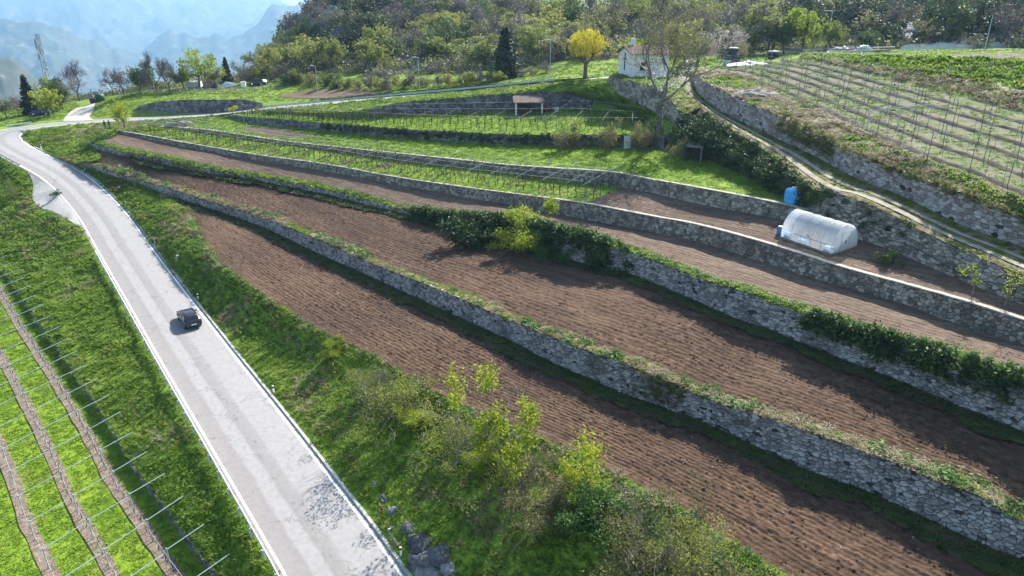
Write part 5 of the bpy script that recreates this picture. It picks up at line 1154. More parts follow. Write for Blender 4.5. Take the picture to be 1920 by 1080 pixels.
at(234, 243, 62, 7, 'lime1', 'slender lime tree next to the two walkers', wide=0.75)
at(437, 212, 18, 7, 'lime0', 'little lime bush at the roadside below the dark wall', 'bush', 'bush', 1.3)
for px, py, h_, nom, key, lab in [(14, 222, 40, 6, 'olive0', 'brown bush at the outer edge of the bend'), (36, 216, 38, 7, 'haze1', 'grey bush below the dark conifer'), (212, 175, 44, 8, 'baretree1', 'small leafless tree behind the green bin'), (232, 174, 44, 7, 'haze2', 'grey tree at the start of the row behind the fence'),
                                  (262, 174, 60, 7.5, 'green1', 'green leafed tree in the row behind the fence'), (293, 171, 64, 8, 'baretree0', 'tall brown leafless tree in the row behind the fence'), (318, 170, 52, 8, 'baretree1', 'leaning leafless tree next to the tall brown one'), (346, 166, 46, 7, 'spring0', 'pale green tree beside the big light green one'),
                                  (374, 163, 76, 7, 'lime1', 'big light green tree behind the little polytunnel'), (404, 162, 44, 7, 'spring3', 'small pale tree against the big light green one'), (452, 158, 44, 7, 'haze0', 'grey brown tree next to the small conifer'), (474, 156, 46, 6.5, 'olive1', 'brown budding tree near the parked vehicles'), (495, 154, 40, 7, 'spring2', 'yellowish tree at the left foot of the wooded hill'.replace('left ', ''))]:
    at(px, py, h_, nom, key, lab)
for px, py, h_, nom, key, lab in [(1308, 118, 62, 6, 'blossom0', 'pinkish white blossoming tree behind the house'), (1362, 108, 64, 6, 'blossom1', 'grey white blossoming tree above the tractor'), (1412, 100, 52, 6, 'blossom0', 'pale blossoming tree beside the grey thicket'), (1285, 122, 88, 7, 'spring2', 'tall spring green tree behind the white house'),
                                  (1186, 128, 62, 7, 'lime1', 'yellow green bush against the house gable'), (1385, 115, 40, 6.5, 'olive0', 'round green brown bush behind the tractor'), (1505, 97, 100, 7, 'lime0', 'tall yellow green tree by the stacked timber'), (1560, 95, 60, 7, 'spring1', 'light green tree next to the timber stacks'),
                                  (1470, 100, 70, 7.5, 'green2', 'green tree behind the black trough'), (1615, 93, 42, 7.5, 'green1', 'dense green bush behind the timber stacks'), (1730, 90, 62, 6.5, 'olive1', 'broad olive tree behind the small white blossoming tree'), (1440, 100, 90, 7, 'haze1', 'grey leafless tree above the trough')]:
    at(px, py, h_, nom, key, lab)
at(1697, 91, 50, 4.6, 'white', 'small upright tree covered in white blossom', 'blossom_tree')
# big old tree beside the lawn, moss on its trunk, white blossom among its lower limbs
T_['old'] = tree_meshes('old', 201, 16.5, 3.9, 5.0, 'leaf_olive', 7500, 0.13, split=3, depth=4, r0=0.34, ang=0.42, trunk_lean=0.01, bark='bark_light')
p = hit(1247, 252) ; p = W5.top[-4] + np.array([0.35, 1.2, 0.05])
t = put_tree('old_tree', T_['old'], p, 'tall old tree with olive buds standing at the end of the lawn wall', s=1.0, rz=1.0)
rs = np.random.RandomState(8); mp = rs.normal(size=(500, 3)) * [0.42, 0.42, 1] ; mp[:, 2] = rs.uniform(0.2, 5.4, 500)
V_, F_ = leaf_quads(mp * [0.8, 0.8, 1], 0.18, rs); add('moss', mesh('moss', V_, F_, 'leaf_ivy'), t)['kind'] = 'stuff'
pb = rs.normal(size=(420, 3)) * [1.5, 1.5, 1.1] + [0.8, -0.6, 7.0]; V_, F_ = leaf_quads(pb, 0.15, rs); add('blossom', mesh('blossom', V_, F_, 'leaf_blossom'), t)['kind'] = 'stuff'
# shrubs
S_ = {}
S_['ever0'] = shrub_meshes('ever', 301, 3.2, 2.7, 'leaf_ivy', 3600, 0.17, 10, blobs=12, fill=0.35); S_['ever1'] = shrub_meshes('ever', 302, 3.4, 2.5, 'leaf_ivy', 3600, 0.17, 10, blobs=12, fill=0.35)
S_['twig0'] = shrub_meshes('twig', 310, 4.2, 3.4, 'leaf_spring', 4200, 0.085, 26, 'bark_light', twiggy=1, fill=0.0); S_['twig1'] = shrub_meshes('twig', 311, 4.6, 3.6, 'leaf_olive', 4600, 0.085, 28, 'twig', twiggy=1, fill=0.0); S_['twig2'] = shrub_meshes('twig', 312, 4.2, 3.0, 'leaf_spring', 3600, 0.08, 26, 'bark_light', twiggy=1, fill=0.0)
S_['lush0'] = shrub_meshes('lush', 320, 3.6, 3.2, 'leaf_lime', 6500, 0.11, 14, 'twig', twiggy=1, fill=0.1); S_['lush1'] = shrub_meshes('lush', 321, 3.4, 2.8, 'leaf_weed', 6500, 0.11, 12, fill=0.1)
S_['sparse'] = shrub_meshes('sparse', 322, 2.8, 5.0, 'leaf_lime', 4200, 0.12, 10, 'bark_light', twiggy=1, fill=0.0, blobs=7); S_['bramble'] = shrub_meshes('bramble', 323, 3.6, 1.9, 'leaf_olive', 3000, 0.09, 22, 'twig', twiggy=1, fill=0.1)
S_['red'] = shrub_meshes('red', 330, 2.4, 2.6, 'leaf_olive', 1700, 0.10, 26, 'tarp_brown', twiggy=0, fill=0.0, up=1.0)
def bush(px, py, wpx, key, nomw, label, group=None, tall=1.0):
    p = hit(px, py); s = wpx / (FPX / project(p)[2]) / nomw * (0.82 if py > 640 else 1.0)
    return put_tree('bush' if key != 'sparse' else 'small_tree', S_[key], p, label, 'bush' if key != 'sparse' else 'tree', group, s, None, ('stems', 'leaves'), s * tall)
bush(622, 668, 44, 'lush0', 3.6, 'small bright lime bush at the edge of the lowest field')
bush(735, 785, 150, 'twig0', 4.2, 'pale twiggy shrub on the road bank beside the lime bush')
bush(700, 735, 90, 'twig2', 4.2, 'thin greenish shrub beside the pale twiggy shrub')
bush(790, 800, 80, 'lush0', 3.6, 'yellow green shrub between two twiggy shrubs', tall=0.7)
bush(858, 850, 150, 'twig2', 4.2, 'broad grey shrub on the road bank below the lime tree')
bush(955, 885, 125, 'sparse', 2.8, 'young lime tree rising out of the shrubs on the bank', tall=1.05)
bush(915, 880, 80, 'lush0', 3.6, 'lime green shrub at the foot of the young lime tree')
bush(985, 945, 165, 'twig1', 4.6, 'wide grey brown thorn shrub behind the young lime tree')
bush(1050, 955, 100, 'bramble', 3.6, 'low bramble heap between thorn shrub and green shrub', tall=1.2)
bush(1112, 985, 150, 'lush1', 3.4, 'fresh green leafy shrub at the field edge')
bush(1085, 940, 95, 'lush0', 3.6, 'yellow green crown over the fresh green shrub', tall=1.15)
bush(1205, 1050, 210, 'twig1', 4.6, 'large grey thorn shrub on the bank')
bush(1180, 1075, 130, 'bramble', 3.6, 'brown bramble heap under the large thorn shrub', tall=1.2)
bush(1295, 1085, 170, 'twig0', 4.2, 'pale thorn shrub at the field edge beyond the large one')
bush(1390, 1120, 150, 'bramble', 3.6, 'olive bramble at the end of the shrub row')
bush(980, 468, 92, 'lush0', 3.6, 'bright yellow green bush on the second terrace wall')
bush(1030, 478, 60, 'lush1', 3.4, 'green bush beside the bright one on the second wall')
bush(905, 452, 84, 'ever1', 3.4, 'dark evergreen bush clinging to the second wall')
bush(1075, 488, 80, 'ever0', 3.2, 'dark ivy bush bulging from the second wall')
bush(1130, 505, 70, 'ever1', 3.4, 'dark bush where the second wall comes into view', tall=1.1)
bush(1435, 600, 100, 'twig2', 4.2, 'pale green shrub hanging over the second wall')
bush(1480, 600, 80, 'bramble', 3.6, 'tangled bramble beside the hanging shrub')
bush(1905, 775, 150, 'twig0', 4.2, 'large olive shrub spilling over the end of the second wall')
bush(1770, 715, 80, 'ever0', 3.2, 'ivy bulge on the pale part of the second wall', tall=0.8)
bush(1660, 495, 34, 'ever0', 3.2, 'dark little bush between greenhouse and wall')
for k, (px, py, wp) in enumerate([(1281, 226, 46), (1290, 248, 50), (1312, 258, 54), (1338, 268, 60), (1352, 284, 56), (1376, 292, 52), (1400, 306, 52), (1426, 322, 56), (1452, 340, 58)]):
    bush(px, py, wp, 'ever%d' % (k % 2), 3.3, 'dark evergreen bush in the hedge along the lane', 'evergreen bushes of the lane hedge', 0.95)
for px, lab in ((1067, 'reddish shrub against the lawn wall, farthest from the old tree'), (1140, 'reddish shrub against the lawn wall, between its two neighbours'), (1203, 'reddish shrub against the lawn wall, next to the old tree')):
    bush(px, 279, 44, 'red', 2.4, lab, None, 1.2)
bush(1275, 298, 52, 'bramble', 3.6, 'brown bramble beside the little dark shed', tall=1.5)
bush(108, 366, 14, 'lush1', 3.4, 'little green bush in the gravel lay-by')
bush(24, 372, 22, 'twig2', 4.2, 'thin bare sapling on the slope by the lay-by', tall=2.2)
for px, lab in ((1822, 'thin yellow sapling staked in the greenhouse field'), (1884, 'leafier yellow sapling at the end of the greenhouse field')):
    p = hit(px, 556 if px < 1850 else 574); rs = np.random.RandomState(px); mb_ = MB(); tips = []
    branch(mb_, rs, np.array([0, 0, -0.1]), np.array([0, 0, 1.0]), 1.9, 0.035, 1, tips, 5, 0.05, 4, 0.7); TT = np.array(tips)
    C = np.repeat(TT, 30, 0) + rs.normal(size=(len(TT) * 30, 3)) * 0.16; V_, F_ = leaf_quads(C, 0.09, rs)
    put_tree('sapling', (mb_.me('trunk', 'bark_light'), mesh('crown', V_, F_, 'leaf_lime')), p, lab)
# ================================================================== ROAD FURNITURE
def guardrail(P, label, N, name='guardrail', post_dx=2.4):
    "steel W-beam on posts; P rail line on the ground, N normals to the traffic side"
    P = np.asarray(P); L = arclen(P); n = max(4, int(L[-1] / 1.2)); Q = resample(P, n); NN = np.stack([np.interp(np.linspace(0, L[-1], n), L, N[:, k]) for k in (0, 1)], 1)
    g_ = thing(name, label, 'guardrail', Q[0])
    prof = [(0.0, 0.44), (0.075, 0.49), (0.075, 0.55), (0.01, 0.595), (0.075, 0.64), (0.075, 0.70), (0.0, 0.75), (-0.02, 0.60)]
    G = np.stack([np.column_stack([Q[:, 0] + NN[:, 0] * a, Q[:, 1] + NN[:, 1] * a, Q[:, 2] + z]) for a, z in prof], 1) - Q[0]
    k = len(prof); f = [(i * k + t, i * k + (t + 1) % k, (i + 1) * k + (t + 1) % k, (i + 1) * k + t) for i in range(n - 1) for t in range(k)]
    add('rail', mesh('rail', G.reshape(-1, 3), f, 'galvanised'), g_)
    for s in np.arange(0.4, L[-1], post_dx):
        p = at_s(P, s) - Q[0]; i = int(np.argmin(abs(L - s))); add('post', PG, g_, p - np.array([N[i, 0], N[i, 1], 0]) * 0.12, (0, 0, math.atan2(N[i, 1], N[i, 0])))
    return g_
PG = MB().box((0, 0, 0.28), (0.12, 0.06, 1.0)).box((0.09, 0, 0.6), (0.08, 0.10, 0.2)).me('post', 'galvanised')
pr = np.array([project(p)[:2] for p in ROAD_L]); idx = np.arange(len(ROAD_L))
def seg(mask): k = idx[mask]; return slice(k[0], k[-1] + 1)
GL = road_off(-RWID / 2 - 0.42); GL[:, 2] -= 0.02
s_ = seg((idx < 200) & (pr[:, 1] > 476)); guardrail(GL[s_], 'long steel guardrail along the straight road above the vines', RN[s_])
s_ = seg((idx < 230) & (pr[:, 1] < 316) & (pr[:, 1] > 262) & (pr[:, 0] < 50)); guardrail(GL[s_], 'short steel guardrail at the start of the hairpin beside the lay-by', RN[s_])
s_ = seg((idx > 150) & (pr[:, 1] < 243) & (pr[:, 0] > -60) & (pr[:, 0] < 68) & (pr[:, 1] > 222)); guardrail(GL[s_], 'steel guardrail round the outside of the hairpin', RN[s_])
GRR = road_off(RWID / 2 + 0.45); pr2 = np.array([project(p)[:2] for p in GRR]); s_ = seg((idx > 240) & (pr2[:, 0] > 493) & (pr2[:, 0] < 1048)); guardrail(GRR[s_], 'pale steel guardrail of the upper road above the vines', -RN[s_])
# kerb on the slope side
prr = np.array([project(p)[:2] for p in ROAD_R]); s_ = seg((idx < 200) & (prr[:, 1] > 268)); K = road_off(RWID / 2 + 0.18)[s_]; KN = RN[s_]
n = len(K); prof = [(0, 0.0), (0.02, 0.13), (0.24, 0.14), (0.30, -0.05)]
G = np.stack([np.column_stack([K[:, 0] + KN[:, 0] * a, K[:, 1] + KN[:, 1] * a, K[:, 2] + z]) for a, z in prof], 1); f = [(i * 4 + t, i * 4 + t + 1, (i + 1) * 4 + t + 1, (i + 1) * 4 + t) for i in range(n - 1) for t in range(3)]
struct(add('kerb', mesh('kerb', G.reshape(-1, 3), f, 'concrete')), 'weathered concrete kerb along the foot of the bank')
for px, py, lab in [(72, 287, 'white road delineator at the hairpin'), (158, 321, 'white road delineator below the start of the tall wall'), (236, 387, 'white road delineator at the end of the curve'), (288, 456, 'white road delineator near the concrete marker'), (371, 562, 'white road delineator across the road from the dark car'), (501, 742, 'white road delineator between car and drain'), (746, 1052, 'white road delineator beside the concrete drain')]:
    k = int(np.argmin(np.hypot(prr[:200, 0] - px, prr[:200, 1] - py))); p = road_off(RWID / 2 + 0.58)[k]
    d = thing('road_delineator', lab, 'delineator', p); MB().box((0, 0, 0.42), (0.14, 0.12, 0.95), 0, 0.8).build('post', 'paint_white', d); MB().box((0, 0, 0.72), (0.15, 0.13, 0.16)).build('band', 'black_rubber', d)
p = hit(333, 489); d = thing('concrete_marker', 'short tilted concrete marker in the grass by the road', 'marker', p, 0.6); MB().box((0, 0, 0.35), (0.3, 0.25, 1.1), 0.3, 0.9, 0.5).build('block', 'concrete', d)
p = road_off(RWID / 2 + 1.6)[int(np.argmin(np.hypot(prr[:200, 0] - 728, prr[:200, 1] - 1030)))]
d = thing('drain_box', 'open concrete drain box at the foot of the bank', 'drain', p, 0.61)
for c, s in (((0, 0.8, 0.15), (1.7, 0.15, 0.9)), ((-0.8, 0, 0.05), (0.15, 1.5, 0.7)), ((0.8, 0, 0.15), (0.15, 1.5, 0.9))): MB().box(c, s).build('side', 'concrete', d)
MB().box((0, 0, -0.12), (1.45, 1.45, 0.1)).build('floor', 'soil_dark', d)

# ================================================================== ROCKS
def rock_mesh(seed, r, sq=(1, 1, 0.7), sub=3):
    bm = bmesh.new(); bmesh.ops.create_icosphere(bm, subdivisions=sub, radius=1.0); rs = np.random.RandomState(seed); o = rs.uniform(0, 50, 3)
    for v in bm.verts:
        c = np.array(v.co); a = fbm(np.array([c[0] * 1.3 + o[0] + c[2] * 0.7]), np.array([c[1] * 1.3 + o[1] + c[2]]), seed, 4)[0]; b_ = abs(fbm(np.array([c[0] * 3 + o[2]]), np.array([c[1] * 3 + c[2] * 2]), seed + 3, 3)[0])
        v.co *= r * (1 + a * 0.9 - b_ * 0.7); v.co.x *= sq[0]; v.co.y *= sq[1]; v.co.z *= sq[2]
    me = bpy.data.meshes.new('rock'); bm.to_mesh(me); bm.free(); me.materials.append(M['rock']); return me
for k, (px, py, r) in enumerate([(792, 1010, 0.9), (800, 1040, 1.0), (830, 1030, 0.85), (812, 1068, 1.0), (770, 985, 0.5), (845, 1062, 0.7), (742, 955, 0.45), (722, 930, 0.4), (705, 905, 0.3), (860, 1090, 0.9)]):
    tag(add('rock', rock_mesh(400 + k, r * 1.25, (1.1, 1.0, 0.6)), None, hit(px, py) - [0, 0, r * 0.45], (0, 0, R.uniform(0, 6))), ('bulging grey rock of the outcrop by the drain' if r > 0.6 else 'small grey stone low on the road bank'), 'rock', 'outcrop rocks' if r > 0.6 else 'small bank stones')
for k, (px, py, r, lab) in enumerate([(592, 72, 3.0, 'grey cliff face low in the wooded hill'), (628, 50, 3.4, 'highest grey cliff face in the wooded hill'), (652, 88, 3.4, 'grey cliff face beside bare trees on the hill'), (578, 60, 3.0, 'grey rock rib on the outer edge of the hill')]):
    p = hit(px, py); tag(add('cliff', rock_mesh(450 + k, r, (1.3, 0.5, 1.5), 4), None, p + np.array([0, 1.5, 0.5]), (0, 0, R.uniform(-.4, .4))), lab, 'cliff')

# ================================================================== CARS
def car(name, label, loc, rz, paint, L=4.45, wid=0.90, hgt=1.52):
    c = thing(name, label, 'car', loc, rz); kx = L / 4.4; kz = hgt / 1.52; kw = wid / 0.91
    ST_ = [(-2.20, .40, .80, .84, .74, .70), (-2.12, .32, .95, 1.00, .86, .78), (-1.98, .30, 1.0, 1.10, .90, .77), (-1.62, .27, 1.0, 1.47, .91, .64), (-0.6, .22, 1.0, 1.53, .91, .66), (0.25, .22, .99, 1.50, .91, .65), (0.72, .22, .98, 1.24, .91, .71), (1.02, .22, .97, 1.02, .91, .78), (1.65, .24, .90, .95, .89, .76), (2.05, .30, .76, .82, .84, .70), (2.20, .38, .62, .66, .74, .62)]
    V = []; F = []
    for x, zb, zm, zt, hw, ht in ST_:
        for y, z in ((-hw * .9, zb), (-hw, zb + .18), (-hw, zm), (-ht, zt), (-ht * .55, zt + .03), (ht * .55, zt + .03), (ht, zt), (hw, zm), (hw, zb + .18), (hw * .9, zb)): V.append((x * kx, y * kw, z * kz))
    for i in range(len(ST_) - 1):
        for t in range(10): F.append((i * 10 + t, i * 10 + (t + 1) % 10, (i + 1) * 10 + (t + 1) % 10, (i + 1) * 10 + t))
    F += [tuple(range(9, -1, -1)), tuple((len(ST_) - 1) * 10 + t for t in range(10))]
    bm_ = mesh('body', V, F, paint, True); bm_.update()
    add('body', bm_, c)
    e = 0.008
    def quad(nm, pts, mat='car_glass', off=(0, 0, 0)): add(nm, mesh(nm, [(a[0] * kx + off[0], a[1] * kw + off[1], a[2] * kz + off[2]) for a in pts], [tuple(range(len(pts)))], mat), c)
    quad('rear_window', [(-1.955, -.70, 1.13), (-1.955, .70, 1.13), (-1.66, .585, 1.44), (-1.66, -.585, 1.44)], off=(-.02, 0, .02))
    quad('windscreen', [(.98, .70, 1.06), (.98, -.70, 1.06), (.33, -.58, 1.46), (.33, .58, 1.46)], off=(.02, 0, .03))
    for s in (-1, 1):
        for x0, x1, x2, x3 in ((-1.72, -1.45, -.95, -.98), (-.90, -.90, -.10, -.10), (0.0, 0.0, .22, .62)):
            quad('side_window', [(x0, s * .895, 1.04), (x1, s * .69, 1.43), (x2, s * .69, 1.46), (x3, s * .895, 1.04)], off=(0, s * .012, 0))
        quad('tail_light', [(-2.16, s * .55, .78), (-2.10, s * .86, .80), (-2.05, s * .86, .98), (-2.12, s * .58, .98)], 'tail_red', (-.03, s * .01, 0))
        quad('headlight', [(2.14, s * .5, .68), (2.0, s * .82, .70), (1.95, s * .84, .82), (2.08, s * .55, .80)], 'chrome', (.03, s * .01, .01))
        m_ = MB().box((.62 * kx, s * 1.0 * kw, 1.03 * kz), (.14, .18, .12)).build('mirror', paint, c)
        for x in (-1.35, 1.38):
            wv = MB().lathe([(.14, -.11), (.30, -.11), (.33, -.07), (.33, .07), (.30, .11), (.14, .11)], (x * kx, s * .80 * kw, .33), 18, 'Y').build('wheel', 'black_rubber', c)
            add('rim', MB().lathe([(.02, -.01), (.20, -.01), (.21, .01), (.02, .015)], (x * kx, s * .915 * kw, .33), 12, 'Y').me('rim', 'chrome'), wv)
    quad('number_plate', [(-2.215, -.26, .60), (-2.215, .26, .60), (-2.20, .26, .72), (-2.20, -.26, .72)], 'paint_white', (-.015, 0, 0))
    MB().box((-.55 * kx, .55 * kw, 1.57 * kz), (1.7, .04, .04)).build('roof_rail', 'black_rubber', c); MB().box((-.55 * kx, -.55 * kw, 1.57 * kz), (1.7, .04, .04)).build('roof_rail', 'black_rubber', c)
    return c
k = int(np.argmin(np.hypot(*(np.array([project(p)[:2] for p in road_off(1.45)[:200]]) - [352, 610]).T))); p = road_off(1.45)[k]; dv = road_off(1.45)[k + 2] - road_off(1.45)[k - 2]
cc = car('black_car', 'black estate car driving up the pale road', p + [0, 0, 0.01], math.atan2(dv[1], dv[0]), 'car_black')
cc.rotation_euler = (0, -math.atan2(dv[2], math.hypot(dv[0], dv[1])), math.atan2(dv[1], dv[0]))
car('blue_car', 'blue car parked under the lime tree at the bend', hit(77, 216) + [0, 0, 0.02], math.radians(200), 'car_blue', 4.0, .86, 1.5)
car('parked_car', 'dark car parked on the fenced plateau near the trees', hit(486, 160), math.radians(160), 'car_black', 4.2, .88, 1.45)

# ================================================================== PEOPLE
def person(name, label, loc, rz, top, legs_m, hair='hair', hgt=1.72, step=0.16):
    k = hgt / 1.72
    J = dict(pel=(0, 0, .96), sp=(0, 0.01, 1.15), ch=(0, .01, 1.36), nk=(0, .0, 1.49), hd=(0, -.015, 1.58), hd2=(0, -.02, 1.68), lh=(.09, 0, .90), lk=(.10, -step * .6, .50), la=(.10, -step * .5, .09), lt=(.11, -step * .5 - .17, .04),
             rh=(-.09, 0, .90), rk=(-.10, step * .4, .50), ra=(-.10, step, .10), rt=(-.11, step - .16, .04), ls=(.18, .01, 1.41), le=(.24, .04, 1.14), lw=(.23, -.06, .90), lf=(.22, -.09, .80), rs=(-.18, .01, 1.41), re=(-.24, .02, 1.14), rw=(-.23, -.10, .92), rf=(-.22, -.13, .82))
    Rd = dict(pel=.15, sp=.135, ch=.155, nk=.06, hd=.095, hd2=.085, lh=.09, lk=.06, la=.042, lt=.035, rh=.09, rk=.06, ra=.042, rt=.035, ls=.065, le=.045, lw=.032, lf=.03, rs=.065, re=.045, rw=.032, rf=.03)
    E = [('pel', 'sp'), ('sp', 'ch'), ('ch', 'nk'), ('nk', 'hd'), ('hd', 'hd2'), ('pel', 'lh'), ('lh', 'lk'), ('lk', 'la'), ('la', 'lt'), ('pel', 'rh'), ('rh', 'rk'), ('rk', 'ra'), ('ra', 'rt'), ('ch', 'ls'), ('ls', 'le'), ('le', 'lw'), ('lw', 'lf'), ('ch', 'rs'), ('rs', 're'), ('re', 'rw'), ('rw', 'rf')]
    ks = list(J); me = bpy.data.meshes.new('body'); me.from_pydata([tuple(c * k for c in J[a]) for a in ks], [(ks.index(a), ks.index(b_)) for a, b_ in E], [])
    o = add('body', me); md = o.modifiers.new('skin', 'SKIN'); sv = me.skin_vertices[0].data
    for i, a in enumerate(ks): sv[i].radius = (Rd[a] * k,) * 2; sv[i].use_root = a == 'pel'
    o.modifiers.new('sub', 'SUBSURF').levels = 1; o.modifiers['sub'].render_levels = 1
    dg = bpy.context.evaluated_depsgraph_get(); dg.update(); ev = o.evaluated_get(dg); nm = bpy.data.meshes.new_from_object(ev); bpy.data.objects.remove(o)
    for mm in (legs_m, top, 'skin', 'black_rubber'): nm.materials.append(M[mm])
    for f in nm.polygons:
        z = f.center.z / k; x = abs(f.center.x) / k
        f.material_index = 3 if z < .10 else 0 if z < .95 and x < .2 else 2 if z > 1.50 or (z < .88 and x > .17) else 1
        f.use_smooth = True
    t = thing(name, label, 'person', loc, rz); add('body', nm, t)
    MB().lathe([(.02, -.10), (.085, -.06), (.10, .0), (.085, .06), (.03, .105)], (0, .012 * k, 1.665 * k), 12).build('hair', hair, t, True); return t
person('person', 'person in a dark jacket walking beside the slender lime tree', hit(198, 242), math.radians(200), 'cloth_dark', 'cloth_blue')
person('person', 'shorter person in dark blue next to the walker in black', hit(206, 241), math.radians(170), 'cloth_blue', 'cloth_dark', hgt=1.65)

# ================================================================== BUILDINGS
def corrugated(L, Wd_, z0, z1, mat, name='roof', nx=44, amp=0.035, th=0.10):
    "tiled roof plane: x along the eave, y up the slope, courses and rows of tiles modelled as ridges"
    X = np.linspace(0, L, nx * 4 + 1); ny = 12; V = []
    for j in range(ny + 1):
        for dz in ((0.0, 0.025) if 0 < j < ny else (0.0,)):
            t = j / ny
            for i, x in enumerate(X): V.append((x, Wd_ * t, z0 + (z1 - z0) * t + amp * abs(math.sin(math.pi * i / 4)) + dz))
    nr = len(V) // len(X); F = [tuple(q) for q in grid_faces(nr, len(X))]; o = len(V)
    V += [(0, 0, z0 - th), (L, 0, z0 - th), (L, Wd_, z1 - th), (0, Wd_, z1 - th)]
    F += [(o, o + 3, o + 2, o + 1), (0, o, o + 1, len(X) - 1), (o + 3, (nr - 1) * len(X), nr * len(X) - 1, o + 2), (0, (nr - 1) * len(X), o + 3, o), (len(X) - 1, o + 1, o + 2, nr * len(X) - 1)]
    return mesh(name, V, F, mat)
hc_ = W(1182, 151, 22.95); hr = math.radians(17)
ho = thing('house', 'small white plastered house with tiled roof above the curved wall', 'house', hc_, hr)
HL, HWd, HH = 6.6, 4.6, 4.1
wm = MB(); t_ = 0.25
# front wall with a window opening, other walls plain, gables to the ridge
x0, x1, z0, z1 = 1.55, 2.5, 1.5, 2.75
for c, s in (((x0 / 2, t_ / 2, HH / 2), (x0, t_, HH)), (((x1 + HL) / 2, t_ / 2, HH / 2), (HL - x1, t_, HH)), (((x0 + x1) / 2, t_ / 2, z0 / 2), (x1 - x0, t_, z0)), (((x0 + x1) / 2, t_ / 2, (z1 + HH) / 2), (x1 - x0, t_, HH - z1)), ((HL / 2, HWd - t_ / 2, HH / 2), (HL, t_, HH))): wm.box(c, s)
for x in (0, HL - t_): wm.raw([(x, t_, -.5), (x, HWd - t_, -.5), (x, HWd - t_, HH), (x, HWd / 2, HH + .95), (x, t_, HH), (x + t_, t_, -.5), (x + t_, HWd - t_, -.5), (x + t_, HWd - t_, HH), (x + t_, HWd / 2, HH + .95), (x + t_, t_, HH)], [(0, 4, 3, 2, 1), (5, 6, 7, 8, 9), (0, 1, 6, 5), (1, 2, 7, 6), (2, 3, 8, 7), (3, 4, 9, 8), (4, 0, 5, 9)])
wl_ = wm.build('wall', 'plaster', ho)
MB().box((HL / 2, HWd / 2, -0.4), (HL + .1, HWd + .1, 0.9)).build('plinth', 'plaster', ho)
wn_ = MB().box(((x0 + x1) / 2, .12, (z0 + z1) / 2), (x1 - x0, .06, z1 - z0)).build('window', 'wood_dark', ho)
MB().box((x0 + .24, .07, (z0 + z1) / 2), (.38, .03, z1 - z0 - .16)).build('pane', 'car_glass', wn_); MB().box((x1 - .24, .07, (z0 + z1) / 2), (.38, .03, z1 - z0 - .16)).build('pane', 'car_glass', wn_)
MB().box(((x0 + x1) / 2, -.04, z0 - .05), (x1 - x0 + .25, .2, .08)).build('sill', 'concrete', wn_)
rf = add('roof', corrugated(HL + 1.0, HWd / 2 + .5, 0, 1.02 * (HWd / 2 + .5) / (HWd / 2) * .95, 'roof_tile'), ho, (-.5, -.5, HH - .12))
rb = add('roof', corrugated(HL + 1.0, HWd / 2 + .5, 0, 1.02 * (HWd / 2 + .5) / (HWd / 2) * .95, 'roof_tile'), ho, (HL + .5, HWd + .5, HH - .12), (0, 0, math.pi))
MB().box((1.5, HWd * .62, HH + 1.25), (.55, .55, 1.5)).box((1.5, HWd * .62, HH + 2.05), (.75, .75, .12)).build('chimney', 'plaster', ho)
MB().box((-.06, HWd * .5, 2.75), (.10, .20, 2.6)).box((-.06, HWd * .5, 3.15), (.10, 1.15, .20)).build('cross', 'wood_dark', ho)['label'] = 'dark wooden cross on the gable wall'
# open shed with tiled roof under the upper road
sp_ = hit(966, 211); sr = 0.06; sh = thing('open_shed', 'open shed with tiled lean-to roof at the back of the vineyard', 'shed', [sp_[0], W6.base[int(np.argmin(abs(W6.base[:, 0] - sp_[0]))), 1] - 3.5, gz(sp_[0], W6.base[int(np.argmin(abs(W6.base[:, 0] - sp_[0]))), 1] - 3.0)], sr)
for x in (0.15, 4.5): MB().box((x, 0.2, 1.0), (.3, .3, 2.2)).build('pillar', 'plaster', sh)
MB().box((2.3, 2.9, 1.1), (4.8, .2, 2.5)).build('back_wall', 'stone_dark', sh); MB().box((0.05, 1.6, 1.0), (.15, 2.5, 2.2)).build('side_wall', 'wood_dark', sh)
add('roof', corrugated(5.2, 3.4, 0, 0.75, 'roof_tile', nx=30), sh, (-.3, -.35, 2.1))
p = hit(1024, 210); rc = thing('garden_cart', 'red garden cart standing by the open shed', 'cart', p, 0.2)
MB().box((0, 0, .62), (1.7, .9, .5), 0, 1.1).build('tub', 'red_paint', rc); MB().tube([(.8, 0, .6), (1.5, 0, .8)], .03).build('handle', 'galvanised', rc)
for x in (-.5, .5):
    for y in (-.45, .45): MB().lathe([(.05, -.05), (.25, -.05), (.25, .05), (.05, .05)], (x, y, .25), 12, 'Y').build('wheel', 'black_rubber', rc)
p = hit(1044, 211); tag(MB().lathe([(.30, 0), (.36, .3), (.33, .75), (.15, .95)], (0, 0, 0), 10).build('white_sack', 'tarp_white', None, True), 'full white sack beside the red garden cart', 'sack'); bpy.data.objects['white_sack'].location = p
